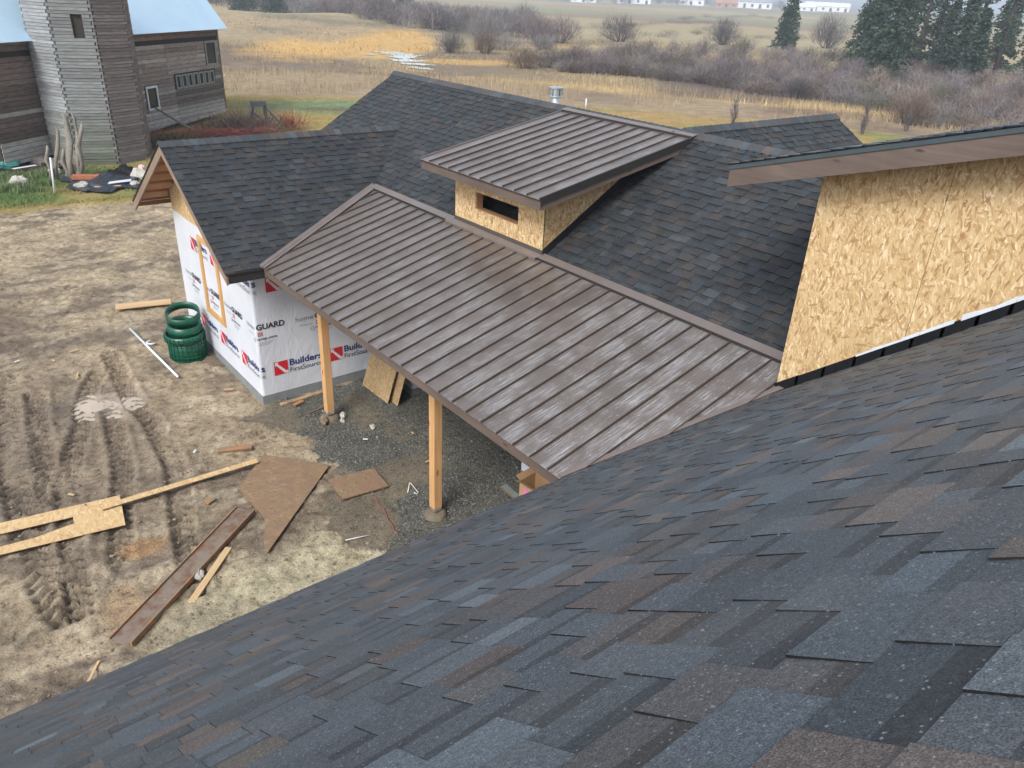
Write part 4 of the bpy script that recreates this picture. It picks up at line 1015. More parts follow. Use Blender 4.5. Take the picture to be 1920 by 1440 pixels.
# green plastic riser rings
def ring_wall(prof, n=36): m = MB(); m.lathe(prof, n, (0, 0, 0), close=True); return m
g = thing('plastic_riser', (4.24, 16.62, 0.0), 'stack of dark green ribbed plastic riser rings beside the white wall', 'riser rings')
def ring(name, z0, h, r_, tx, ty, ribs, ox=0, oy=0, grid=False):
    m = ring_wall([(r_, 0), (r_+0.012, 0.0), (r_+0.012, h), (r_, h), (r_-0.02, h), (r_-0.02, 0.0)])
    o = m.build(name, 'green_plastic', None, True); o.parent = g; o.location = (ox, oy, z0); o.rotation_euler = (tx, ty, 0)
    for k in range(ribs):
        zz = h*(k+0.5)/ribs; mm = MB(); mm.lathe([(r_+0.0125, zz-0.008), (r_+0.032, zz-0.006), (r_+0.032, zz+0.006), (r_+0.0125, zz+0.008)], 36); q = mm.build('rib', 'green_plastic', None); q.parent = o
    if grid:
        for k in range(26):
            t = 2*math.pi*k/26; mm = MB(); c_, s_ = math.cos(t), math.sin(t); mm.beam(((r_+0.02)*c_, (r_+0.02)*s_, 0.01), ((r_+0.02)*c_, (r_+0.02)*s_, h-0.02), 0.012, 0.02, (c_, s_, 0)); q = mm.build('rib', 'green_plastic', None); q.parent = o
ring('riser_ring', 0.0, 0.50, 0.375, 0.0, 0.02, 6, grid=True)
ring('riser_ring', 0.46, 0.17, 0.405, 0.05, -0.03, 1, -0.02, 0.01, grid=True)
ring('riser_ring', 0.60, 0.24, 0.345, 0.10, 0.0, 1, 0.0, 0.0)
ring('riser_ring', 0.95, 0.17, 0.345, 0.24, -0.10, 0, 0.01, 0.0)
# cut OSB offcut with a long notch, and the boards round it
m = MB()
pts = [(-1.45, 12.32), (1.60, 11.85), (1.47, 10.99), (-1.75, 11.55), (-1.75, 11.70), (0.30, 11.42), (0.85, 11.47), (0.87, 11.65), (-1.50, 12.03)]
c = (0.2, 11.6); vs_ = [(x-c[0], y-c[1], 0) for x, y in pts]; n = len(vs_)
m = MB(); top = [(x, y, 0.011) for x, y, z in vs_]; nn = len(top)
tri = [(0, 1, 7, 8), (1, 2, 6, 7), (2, 3, 4, 5), (2, 5, 6)]
def face_up(f): 
    a = sum(top[f[i]][0]*top[f[(i+1) % len(f)]][1]-top[f[(i+1) % len(f)]][0]*top[f[i]][1] for i in range(len(f))); return f if a > 0 else tuple(reversed(f))
m.add(top, [face_up(f) for f in tri], None, 0)
order = list(range(nn)); ar = sum(vs_[i][0]*vs_[(i+1) % nn][1]-vs_[(i+1) % nn][0]*vs_[i][1] for i in range(nn))
if ar < 0: order.reverse()
m.add(vs_ + top, [(order[i], order[(i+1) % nn], nn+order[(i+1) % nn], nn+order[i]) for i in range(nn)], None, 1)
o = m.build('osb_offcut', ['osb_flat', 'board_edge'], None, False, (c[0], c[1], 0.055)); tag(o, 'yellow strand board offcut with a long tapered notch cut out', 'board')
flat_board('board', strip(1.28, 11.60, 3.79, 11.54, 0.135), 0.085, 0.02, 'osb_flat', 'long narrow yellow board overlapping the notched offcut', 'board')
flat_board('board', strip(3.37, 12.32, 3.91, 12.11, 0.14), 0.03, 0.038, 'board_orange', 'short orange board end lying above the rusty brown sheet', 'board')
flat_board('wood_chip', [(2.63, 10.96), (2.68, 10.83), (2.85, 10.92), (2.77, 10.97)], 0.03, 0.018, 'board_orange', 'small orange wood scrap alone in the mud', 'wood scrap')
flat_board('osb_offcut', [(3.98, 11.73), (4.80, 10.77), (2.97, 9.13), (2.95, 9.18), (3.27, 9.94), (3.23, 10.97)], 0.045, 0.012, 'osb_muddy', 'large rusty brown muddy wood sheet with a pointed corner', 'board', tilt=0.0)
flat_board('osb_offcut', [(4.57, 10.37), (5.39, 10.24), (5.33, 9.62), (4.51, 9.72)], 0.035, 0.02, 'osb_muddy', 'tan rectangular wood sheet lying on the gravel', 'board')
flat_board('board', strip(2.565, 9.60, 1.745, 8.77, 0.10), 0.02, 0.025, 'board_pale', 'short pale lath beside the long wet trough', 'board', edge='board_pale')
# long trough of wet boards
tr = thing('board_trough', (1.95, 9.44, 0.03), 'long wet brown trough of three nailed boards', 'trough', rotz=math.atan2(10.34-8.54, 3.115-0.785))
L_ = math.hypot(10.34-8.54, 3.115-0.785)
for nm, (y0, y1, z0, z1), mt in (('base_board', (-0.15, 0.15, 0.0, 0.028), 'board_wet'), ('side_board', (-0.17, -0.151, -0.01, 0.07), 'board_orange'), ('side_board', (0.151, 0.17, -0.01, 0.06), 'board_orange')):
    m = MB(); m.box(-L_/2, L_/2, y0, y1, z0, z1); o = m.build(nm, mt, None); o.parent = tr
# leaning sheets against the wing, under the porch
def lean_sheet(x, y0, y1, xt, h, label, name='osb_sheet', tw=0.0):
    m = MB(); L = math.hypot(xt-x, h); d = Vector((xt-x, 0, h)).normalized()
    w = abs(y1-y0); m.box(-w/2, w/2, 0, L, -0.006, 0.006)
    o = m.build(name, 'osb_aged', None); o.matrix_world = Matrix.Translation((x, (y0+y1)/2, 0.02)) @ Matrix(((0, d.x, -d.z, 0), (-1, 0, 0, 0), (0, d.z, d.x, 0), (0, 0, 0, 1))) @ Matrix.Rotation(tw, 4, 'Z')
    return tag(o, label, 'strand board')
lean_sheet(6.80, 13.25, 12.20, 7.36, 1.60, 'wide strand board sheet leaning under the porch nearest the printed wall', tw=0.02)
lean_sheet(6.93, 12.45, 12.02, 7.39, 1.5, 'narrow strand board sheet leaning half behind the wide one', tw=-0.02)
flat_board('plank', strip(5.0, 13.35, 6.0, 13.40, 0.10), 0.018, 0.03, 'board_soiled', 'soiled board lying at the foot of the printed wall', 'plank', edge='board_soiled')
flat_board('wood_block', strip(5.20, 13.15, 5.42, 13.22, 0.09), 0.02, 0.04, 'board_orange', 'small brown block beside the wrapped house corner', 'wood scrap')
flat_board('wood_chip', strip(4.28, 14.55, 4.45, 14.46, 0.09), 0.03, 0.03, 'board_soiled', 'small tan chip near the foot of the gable wall', 'wood scrap')
flat_board('wood_strip', strip(5.30, 12.72, 5.95, 12.85, 0.03), 0.02, 0.015, 'board_edge', 'thin rusty strip by the farther porch post', 'wood scrap')
flat_board('plank', strip(6.95, 8.50, 6.93, 7.30, 0.12), 0.02, 0.05, 'grey_board', 'grey green board on the gravel beside the cardboard box', 'plank')
# cardboard box
bx = thing('cardboard_box', (7.05, 7.72, 0.012), 'open brown cardboard box with a pink label under the porch eave', 'box', rotz=0.12)
w, d, h, t = 0.19, 0.24, 0.52, 0.006
for nm, b in (('side_panel', (-w, -w+t, -d, d, 0, h)), ('side_panel', (w-t, w, -d, d, 0, h)), ('end_panel', (-w+t, w-t, -d, -d+t, 0, h)), ('end_panel', (-w+t, w-t, d-t, d, 0, h)), ('bottom_panel', (-w+t, w-t, -d+t, d-t, 0.0, t))):
    m = MB(); m.box(*b); o = m.build(nm, 'cardboard', None); o.parent = bx
for nm, p, q, out in (('flap', (-w, -d, h), (-w, d, h), (-0.10, 0, 0.05)), ('flap', (w, -d, h), (w, d, h), (0.11, 0, -0.02)), ('flap', (-w, d, h), (w, d, h), (0, 0.09, 0.06)), ('flap', (-w, -d, h), (w, -d, h), (0, -0.1, 0.03))):
    m = MB(); p = Vector(p); q = Vector(q); e = Vector(out); m.prism([p, q, q+e, p+e], (0, 0, 0.005)); o = m.build(nm, 'cardboard', None); o.parent = bx
m = MB(); m.add([(-w-0.003, 0.02, 0.30), (-w-0.003, 0.14, 0.30), (-w-0.003, 0.14, 0.42), (-w-0.003, 0.02, 0.42)], [(3, 2, 1, 0)]); o = m.build('pink_label', 'pink_label', None); o.parent = bx
# wires, string, little litter
rod('wire_hook', [(5.52, 9.31, 0.02), (5.69, 9.53, 0.03), (5.70, 9.50, 0.03), (5.66, 9.20, 0.03), (5.62, 9.17, 0.03), (5.60, 9.24, 0.03)], 0.007, 'wire_white', 'bent white wire on the gravel by the nearer post', 'wire', 6)
rod('straw_stick', [(4.06, 8.77, 0.03), (4.41, 8.66, 0.04)], 0.007, 'wire_white', 'thin white stick at the gravel edge near the steep roof', 'stick', 6)
rod('dark_stick', [(3.98, 8.70, 0.03), (4.10, 8.80, 0.03)], 0.009, 'board_wet', 'short dark stick touching the thin white stick', 'stick', 6)
rs = random.Random(3); pts = [(5.02 + (4.78-5.02)*i/14 + rs.uniform(-.02, .02)+0.25*i/14*0, 9.55 - 1.15*i/14 + rs.uniform(-.03, .03), 0.025) for i in range(15)]
rod('twine', pts, 0.007, 'string_red', 'frayed reddish twine trailing across the gravel', 'string', 5)
litter = [(3.03, 12.55, 0.10, 0.9, 'white', 'white plastic sliver just above the short orange board end'), (1.10, 18.2, 0.12, 0.4, 'white', 'white plastic sliver out in the open mud beyond the puddle'),
 (0.98, 12.3, 0.12, 2.3, 'pale', 'pale splinter just beyond the notched offcut'), (2.02, 16.9, 0.16, 1.3, 'pale', 'longer pale splinter beyond the puddle, one of two side by side'), (1.98, 16.75, 0.13, 1.1, 'pale', 'shorter pale splinter beyond the puddle, one of two side by side'),
 (1.30, 16.1, 0.10, 0.3, 'pale', 'pale splinter across the wheel ruts from the puddle'), (2.9, 17.7, 0.09, 0.6, 'pale', 'tiny pale splinter a step from the white pipe'), (2.2, 18.2, 0.2, 0.2, 'pale', 'long thin pale splinter in the mud before the soiled plank'),
 (1.75, 17.9, 0.1, 2.0, 'pale', 'short pale splinter near the long thin one'), (3.55, 12.0, 0.10, 0.2, 'dark', 'dark splinter just under the short orange board end'), (4.2, 12.35, 0.12, 0.3, 'dark', 'dark splinter between orange board end and gravel'),
 (3.9, 10.0, 0.22, 0.4, 'dark', 'dark stick beside the long edge of the rusty sheet'), (5.75, 11.2, 0.10, 2.5, 'white', 'white plastic sliver on the gravel between the porch posts'), (6.3, 9.9, 0.10, 0.2, 'pale', 'pale chip on the gravel behind the nearer post'),
 (6.6, 10.9, 0.08, 1.4, 'pale', 'pale chip deep under the porch roof'), (0.4, 8.25, 0.35, 1.0, 'pale', 'pale lath half sunk in the mud near the trough end'), (0.75, 7.5, 0.3, 0.9, 'dark', 'dark lath by the steep roof eave below the trough')]
mats_ = {'white': 'pvc_white', 'pale': 'board_pale', 'dark': 'board_wet'}
for i, (x, y, L, a, k, lb) in enumerate(litter):
    m = MB(); m.prism([(-L/2, -0.012, 0), (L/2, -0.018, 0), (L/2, 0.014, 0), (-L/2+0.01, 0.02, 0)], (0, 0, 0.012))
    o = m.build('splinter', mats_[k], None, False, (x, y, 0.03 + max(0, ground_h(x, y))), a); tag(o, lb, 'wood scrap' if k != 'white' else 'plastic scrap', 'litter on the yard')
def stone(name, x, y, z, sx, sy, sz, mat, label, cat='rock', seed=1, group=None):
    rs = random.Random(seed); m = MB(); prof = []
    nseg, nr = 10, 6; V_ = []; F_ = []
    for i in range(nr+1):
        ph = math.pi*i/nr
        for j in range(nseg):
            t = 2*math.pi*j/nseg; q = 1 + 0.16*math.sin(3*t+seed+ph*2) + rs.uniform(-0.09, 0.09)
            V_.append((sx*q*math.sin(ph)*math.cos(t), sy*q*math.sin(ph)*math.sin(t), sz*q*math.cos(ph)))
    for i in range(nr):
        for j in range(nseg): F_.append((i*nseg+j, (i+1)*nseg+j, (i+1)*nseg+(j+1) % nseg, i*nseg+(j+1) % nseg))
    m.add(V_, F_); o = m.build(name, mat, None, False, (x, y, z), seed*1.3); return tag(o, label, cat, group)
stone('stone', 5.42, 12.22, 0.05, 0.12, 0.08, 0.07, 'footing', 'clod of dried concrete against the farther post footing', 'rock', 3)
stone('stone', 5.80, 12.20, 0.06, 0.07, 0.06, 0.08, 'rock', 'pale pink stone leaning at the farther post footing', 'rock', 5)
stone('stone', 5.72, 12.08, 0.03, 0.07, 0.04, 0.035, 'rock', 'small whitish stone in front of the farther post footing', 'rock', 6)
stone('stone', 6.10, 11.55, 0.03, 0.06, 0.10, 0.03, 'rock', 'grey flat stone on the gravel between the porch posts', 'rock', 7)
stone('stone', 2.02, 9.26, 0.04, 0.11, 0.07, 0.06, 'rock', 'pale stone squeezed against the side of the wet trough', 'rock', 8)

# ---------------------------------------------------------------- barn and silo
BD = Vector((0.774, 0.634, 0)).normalized(); BN = Vector((-BD.y, BD.x, 0))       # along the wall, away from us
BR = Vector((16.95, 49.05, 0)); BH = 4.95; BL = 17.0
barn = thing('barn', (BR - BD*8 + BN*4), 'old grey brown plank barn with a metal roof coloured pale blue for the sky it reflects', 'barn')
def bp(s, z, out=0.0): p = BR - BD*s - BN*out; return Vector((p.x, p.y, z))      # s metres left of the right corner
rs = random.Random(2)
m = MB(); m.prism([bp(0.06, 0.7, -0.05), bp(BL, 0.2, -0.05), bp(BL, BH, -0.05), bp(0.06, BH, -0.05)], BN*8); core = m.build('barn_core', 'dark_inside', barn)
holes = [(0.35, 1.55, 3.05, 4.25), (0.75, 4.75, 2.05, 2.72), (6.25, 7.35, 1.25, 2.35), (12.6, 14.2, 0, 2.3)]
def wood_tone(s, z):
    u = rs.random()
    if z < 0.95: b = (0.36, 0.345, 0.325)
    elif s < 4.9 and z < 2.7: b = (0.165, 0.142, 0.126)
    elif z > 4.35: b = (0.18, 0.128, 0.112)
    elif s > 9.5: b = (0.18, 0.135, 0.118)
    else: b = (0.275, 0.232, 0.210)
    q = rs.uniform(0.72, 1.28); b = tuple(x*q for x in b)
    if u < (0.12 if s < 9 else 0.04): b = (0.34*q, 0.315*q, 0.30*q)
    return b
z = 0.16; row = 0
while z < BH - 0.05:
    hgt = 0.19 if z < 2.75 else 0.215
    segs = [(0, BL)]
    joints = sorted([4.75 if z < 2.75 else 5.2, 7.6 + rs.uniform(-0.6, 0.6), 10.5+rs.uniform(-.8, .8), 2.4+rs.uniform(-1, 1) if z > 2.8 else 0])
    for (a, b, z0, z1) in holes:
        if z0 - 0.02 < z + hgt/2 < z1 + 0.02: segs = [q for (p, r_) in segs for q in ((p, min(r_, a)), (max(p, b), r_)) if q[1]-q[0] > 0.05]
    zb = z; zt = min(z + hgt - 0.012, BH)
    if rs.random() < 0.94 or z < 1:
        for (a, b) in segs:
            cuts = [a] + [j for j in joints if a + 0.3 < j < b - 0.3] + [b]
            for p, q in zip(cuts[:-1], cuts[1:]):
                if p > 13.5 and False: continue
                drop = max(0, (8.5-q)*0.06) if z < 0.8 else 0
                m = MB(); c_ = wood_tone((p+q)/2, z); o_ = 0.02 + rs.uniform(-0.008, 0.012)
                m.prism([bp(p+0.01, zb+(0.5 if z < 0.25 else 0)*(1-p/17), o_-0.03), bp(q-0.01, zb, o_-0.03), bp(q-0.01, zt, o_), bp(p+0.01, zt, o_)][::1], BN*0.02, c_); m.build('plank', 'barn_wood', barn)
    z += hgt; row += 1
def casing(s0, s1, z0, z1, mat='old_post', w=0.09, pane=True, part='window'):
    m = MB(); m.prism([bp(s0, z0, -0.03), bp(s1, z0, -0.03), bp(s1, z1, -0.03), bp(s0, z1, -0.03)], BN*0.02); o = m.build(part, 'glass_dark', barn)
    for (a, b, c, d_) in ((s0-w, s0, z0-w, z1+w), (s1, s1+w, z0-w, z1+w), (s0, s1, z0-w, z0), (s0, s1, z1, z1+w)):
        f = MB(); f.prism([bp(a, c, 0.03), bp(b, c, 0.03), bp(b, d_, 0.03), bp(a, d_, 0.03)], BN*0.05); f.build('frame', mat, o)
    return o
casing(0.45, 1.35, 3.10, 4.20, 'grey_trim', 0.11)
for k in range(7): casing(0.95 + k*0.545, 1.24 + k*0.545, 2.12, 2.66, 'grey_trim', 0.085)
casing(6.40, 7.15, 1.32, 2.30, 'white_paint', 0.10)
m = MB(); m.prism([bp(12.6, 0, 0.035), bp(12.8, 0, 0.035), bp(12.8, 2.5, 0.035), bp(12.6, 2.5, 0.035)], BN*0.04); m.build('door_trim', 'white_paint', barn)
m = MB(); m.prism([bp(12.81, 0, -0.02), bp(14.2, 0, -0.02), bp(14.2, 2.4, -0.02), bp(12.81, 2.4, -0.02)], BN*0.04); m.build('barn_door', plain('faded_red', (0.30, 0.13, 0.11), 0.8, 0.3, 3), barn)
m = MB(); m.prism([bp(-0.03, 0.5, 0.03), bp(-0.03, BH, 0.03), bp(0.09, BH, 0.03), bp(0.09, 0.5, 0.03)], BN*0.06, (0.16, 0.13, 0.12)); m.build('corner_board', 'barn_wood', barn)
# gambrel roof sheets
e0 = -0.55
def rp(s, d_, z): p = BR - BD*s + BN*d_; return Vector((p.x, p.y, z))
prof = [(-0.35, BH-0.06), (2.6, BH+3.75), (4.3, BH+5.0), (6.0, BH+3.75), (8.9, BH-0.06)]
for i in range(4):
    (a, za), (b, zb) = prof[i], prof[i+1]; s = e0
    while s < BL:
        s2 = min(s+0.9, BL); m = MB(); nn = (rp(s, b, zb)-rp(s, a, za)).cross(BD).normalized()
        if nn.z < 0: nn = -nn
        m.prism([rp(s, a, za), rp(s2-0.004, a, za), rp(s2-0.004, b, zb), rp(s, b, zb)], nn*0.03)
        m.build('roof_sheet', 'barn_roof_sheet', barn); s = s2
m = MB(); m.prism([bp(0.0, 0.3, -0.02), rp(0, 8.5, 0.3), rp(0, 8.5, BH), rp(0, 6, BH+3.6), rp(0, 4.3, BH+4.8), rp(0, 2.6, BH+3.6), bp(0, BH, -0.02)], -BD*0.08, (0.15, 0.12, 0.11)); m.build('gable_wall', 'barn_wood', barn)

# octagonal silo of flat-laid planks with interlocked corners
SCx, SCy, SR_ = 7.95, 39.95, 2.12
silo = thing('silo', (SCx, SCy, 0), 'grey weathered plank silo with interlocked corners beside the barn', 'silo')
rs = random.Random(6); ang0 = math.atan2(-0.34, 0.94)
def sv_(k): a_ = ang0 - math.pi/2 - math.pi/8 + k*math.pi/4; return Vector((SCx + SR_*math.cos(a_), SCy + SR_*math.sin(a_), 0))
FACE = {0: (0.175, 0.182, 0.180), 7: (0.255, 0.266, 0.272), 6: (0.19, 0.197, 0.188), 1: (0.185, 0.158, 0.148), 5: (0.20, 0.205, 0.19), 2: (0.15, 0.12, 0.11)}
m = MB(); m.prism([Vector((SCx + (SR_-0.12)*math.cos(k*math.pi/4+ang0-math.pi/8-math.pi/2), SCy + (SR_-0.12)*math.sin(k*math.pi/4+ang0-math.pi/8-math.pi/2), 0)) for k in range(8)], (0, 0, 9.2)); m.build('silo_core', 'dark_inside', silo)
courses = 72; ch = 9.2/courses
extra = {}
for k in (6, 7, 0, 1, 5, 2, 3, 4):
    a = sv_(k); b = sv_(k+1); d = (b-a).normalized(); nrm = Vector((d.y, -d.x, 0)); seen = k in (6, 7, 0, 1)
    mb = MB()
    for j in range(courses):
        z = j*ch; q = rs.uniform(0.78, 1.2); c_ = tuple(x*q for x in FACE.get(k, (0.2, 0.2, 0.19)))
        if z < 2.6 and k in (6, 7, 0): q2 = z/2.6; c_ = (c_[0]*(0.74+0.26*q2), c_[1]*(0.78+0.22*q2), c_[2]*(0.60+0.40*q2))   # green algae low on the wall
        if k == 0 and 5.15 < z + ch/2 < 6.0 and seen:
            parts = [(0.0, 0.50), (0.76, 1.0)]
        else: parts = [(0, 1)]
        for f0, f1 in parts:
            p0 = a.lerp(b, f0); p1 = a.lerp(b, f1)
            if f0 == 0: p0 = p0 - d*(0.01 if (j+k) % 2 else -0.10)
            if f1 == 1: p1 = p1 + d*(0.01 if (j+k) % 2 else -0.10)
            o_ = rs.uniform(-0.008, 0.008); tgt = MB() if (seen and z < 7.0) else mb
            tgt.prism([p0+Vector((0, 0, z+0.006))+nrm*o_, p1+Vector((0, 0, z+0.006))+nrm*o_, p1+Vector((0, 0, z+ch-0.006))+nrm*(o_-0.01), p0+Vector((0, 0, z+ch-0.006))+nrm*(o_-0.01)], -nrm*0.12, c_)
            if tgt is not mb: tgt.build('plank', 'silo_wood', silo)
    if mb.v: o = mb.build('stacked_planks', 'silo_wood', silo); o['kind'] = 'stuff'
m = MB(); cc = [sv_(k)*1.0 for k in range(8)]
ce = Vector((SCx, SCy, 0)); m.add([ce + (p-ce)*1.1 + Vector((0, 0, 9.2)) for p in cc] + [ce + Vector((0, 0, 11))], [(i, (i+1) % 8, 8) for i in range(8)]); m.build('silo_roof', 'galvanised', silo)

# things round the barn
rod('prop_pole', [bp(7.0, 0.0, 1.7) + Vector((0.9, -0.4, 0)), bp(6.9, 1.35, 0.12)], [0.07, 0.05], 'old_post', 'long grey pole propped slanting against the barn wall', 'pole')
fx_, fy_ = 5.55, 35.6
for i, (dx, dy, lx, ly, h, r_) in enumerate([(-0.55, 0.35, 0.10, 0.1, 1.35, 0.06), (-0.35, 0.4, 0.45, 0.05, 2.05, 0.055), (0.0, 0.05, 0.02, 0.0, 1.25, 0.07), (0.15, -0.2, 0.25, 0.3, 2.55, 0.09), (0.32, -0.25, 0.55, 0.2, 2.2, 0.08), (0.42, -0.3, 0.28, 0.35, 2.6, 0.06)]):
    rod('fence_post', [(fx_+dx, fy_+dy, 0), (fx_+dx+lx*0.35+0.07*(-1)**i, fy_+dy+ly*0.3, h*0.3), (fx_+dx+lx*0.55-0.05*(-1)**i, fy_+dy+ly*0.5, h*0.6), (fx_+dx+lx*0.9+0.04, fy_+dy+ly, h*0.9), (fx_+dx+lx+0.06*(-1)**i, fy_+dy+ly, h)], [r_*1.8, r_*1.3, r_*1.6, r_*1.0, r_*0.5], 'old_post', ['short split post at the outer end of the leaning posts', 'slanting post with a pale tip in front of the silo', 'stubby yellowish post amid the leaning posts', 'thick forked grey post among the leaning posts', 'slanting thick post beside the forked grey one', 'thin tall post behind the thick leaning posts'][i], 'post', n=7)['group'] = 'leaning posts by the silo'
rod('white_stake', [(4.66, 33.4, 0), (4.80, 33.5, 1.35)], 0.035, 'white_paint', 'thin white stake stuck in the grass', 'stake')
V_ = []; F_ = []
for i in range(15):
    for j in range(11):
        x = 5.4 + 2.5*i/14 + 0.25*math.sin(j*1.3); y = 32.8 + 3.2*j/10 + 0.3*math.sin(i*0.9)
        V_.append((x-6.6, y-34.3, 0.06 + 0.38*float(fbm(np.array([i*0.45]), np.array([j*0.5]), 3, 12)[0])*math.sin(math.pi*i/14)*math.sin(math.pi*j/10) + 0.02*((i*7+j*3) % 3)))
for i in range(14):
    for j in range(10): a_ = i*11+j; F_.append((a_, a_+11, a_+12, a_+1))
m = MB(); m.add(V_, F_); o = m.build('tarp', 'tarp', None, True, (6.6, 34.3, 0.02)); tag(o, 'crumpled dark blue black tarp lying on the grass', 'tarp')
m = MB(); V_ = [(v[0]*0.45, v[1]*0.35, v[2]*1.5) for v in V_]; m.add(V_, F_); tag(m.build('tarp', 'flashing_black', None, True, (7.75, 35.4, 0.03), 0.4), 'small black plastic heap beyond the dark tarp', 'plastic heap')
stone('rock', 3.8, 35.6, 0.12, 0.36, 0.28, 0.22, 'rock', 'grey boulder alone in the grass', 'rock', 2)
stone('rock', 8.05, 34.7, 0.15, 0.42, 0.28, 0.26, 'rock', 'pale boulder next to the black plastic heap', 'rock', 4)
stone('rock', 7.5, 33.3, 0.1, 0.2, 0.18, 0.15, 'rock', 'whitish stone at the edge of the dark tarp nearest the house gable', 'rock', 9)
stone('rock', 5.75, 33.9, 0.14, 0.33, 0.22, 0.13, 'rock', 'pale greenish stone weighing down the dark tarp', 'rock', 10)
stone('rock', 5.35, 36.9, 0.1, 0.28, 0.2, 0.2, 'rock', 'buff stone behind the leaning posts', 'rock', 12)
flat_board('plank', strip(6.05, 33.35, 6.95, 33.1, 0.14), 0.12, 0.05, 'board_pale', 'pale plank lying across the dark tarp', 'plank')
m = MB(); m.box(-0.5, 0.5, -0.15, 0.15, 0, 0.18); tag(m.build('clay_block', 'red_brick', None, False, (6.1, 34.9, 0.14), -0.4, bevel=0.02), 'red clay block on the dark tarp', 'block')
m = MB(); m.prism([(-0.5, -0.1, 0), (0.4, -0.15, 0), (0.55, 0.15, 0), (-0.3, 0.2, 0)], (0, 0, 0.02)); tag(m.build('paper_scrap', 'pvc_white', None, False, (7.0, 33.5, 0.22), 0.2), 'white scrap of plastic on the dark tarp', 'plastic scrap')
stone('plastic_bundle', 8.5, 35.9, 0.14, 0.18, 0.16, 0.18, 'pink_flag', 'small pinkish bundle just beside the gable overhang', 'bundle', 31)
o = stone('plastic_tub', 3.9, 38.6, 0.2, 0.6, 0.35, 0.22, 'teal_plastic', 'teal green tub among the debris below the barn door', 'tub', 15)
flat_board('plank', strip(4.0, 38.0, 4.9, 38.4, 0.22), 0.12, 0.04, 'white_paint', 'whitish board in front of the teal tub', 'plank')
for i, (x, y, s_, mt, lb) in enumerate([(4.3, 40.6, 0.3, 'red_brick', 'rusty lump under the white door trim'), (5.1, 39.2, 0.28, 'rock_dark', 'dark lump of debris between tub and silo'), (5.0, 40.4, 0.22, 'rock', 'pale lump of debris near the silo foot'), (5.6, 38.2, 0.3, 'rock_dark', 'dark heap of soil in front of the silo')]):
    stone('debris_lump', x, y, 0.15, s_*1.5, s_, s_*0.8, mt, lb, 'debris', 20+i)
# brush heaps by the barn corner
def brush(name, cx, cy, n, sx_, sy_, h, c0, c1, label, seed, flat=0.4):
    global rng
    g_ = np.random.default_rng(seed)
    b = np.stack([g_.normal(0, sx_*0.5, n), g_.normal(0, sy_*0.5, n), g_.uniform(0, h*0.4, n)], 1)
    a_ = g_.uniform(0, 6.28, n); L = g_.uniform(0.5, 1.5, n); el = g_.uniform(-0.15, flat, n)
    t_ = b + np.stack([np.cos(a_)*L*np.cos(el), np.sin(a_)*L*np.cos(el), L*np.sin(el)+h*0.2], 1); t_[:, 2] = np.maximum(t_[:, 2], 0.05)
    c_ = np.array(c0)[None] + (np.array(c1)-np.array(c0))[None]*g_.random((n, 1))
    V1, F1, C1 = blades(b, t_, g_.uniform(0.02, 0.05, n), c_)
    o = np_obj(name, V1, F1, 'twigs', C1); o.location = (cx, cy, 0.05); tag(o, label, 'brush pile'); return o
brush('brush_pile', 16.0, 43.9, 2000, 2.2, 1.4, 0.7, (0.10, 0.075, 0.06), (0.22, 0.17, 0.14), 'grey heap of cut branches by the barn corner', 3, 0.9)
brush('red_brush_pile', 13.4, 42.6, 2600, 3.6, 0.9, 0.75, (0.30, 0.085, 0.07), (0.46, 0.15, 0.12), 'low red heap of twigs along the barn foot', 4, 0.15)
brush('red_branch', 18.6, 43.3, 220, 0.7, 0.5, 0.9, (0.22, 0.07, 0.05), (0.36, 0.13, 0.09), 'red branches standing up beside the grey brush heap', 5, 1.2)
brush('weeds', 11.2, 41.0, 500, 1.6, 0.7, 0.5, (0.06, 0.085, 0.03), (0.15, 0.15, 0.06), 'dark green weeds at the foot of the pole', 6, 0.9)
# farm implement frame
im = thing('loader_frame', (17.2, 44.6, 0), 'grey metal loader frame standing behind the brush heap', 'farm machine')
for nm, p, q, w_ in (('upright', (-0.55, 0, 0), (-0.45, 0, 1.9), 0.16), ('upright', (0.6, -0.2, 0), (0.5, -0.2, 1.9), 0.16), ('crossbar', (-0.55, 0, 1.9), (0.6, -0.2, 1.9), 0.35), ('lift_arm', (-0.5, 0, 1.6), (-1.3, -0.7, 0.4), 0.15), ('lift_arm', (0.55, -0.2, 1.6), (1.4, -1.0, 0.4), 0.12), ('brace', (-0.5, -0.1, 1.3), (0.2, -0.6, 0.6), 0.12)):
    m = MB(); m.beam(tuple(x*0.7 for x in p), tuple(x*0.7 for x in q), w_*0.9, w_*0.8); o = m.build(nm, 'machine_grey', None); o.parent = im
rod('survey_stake', [(41.8, 43.6, 0), (41.8, 43.6, 0.75)], 0.06, 'white_paint', 'small white stake in the lawn beyond the roof ridge', 'stake')
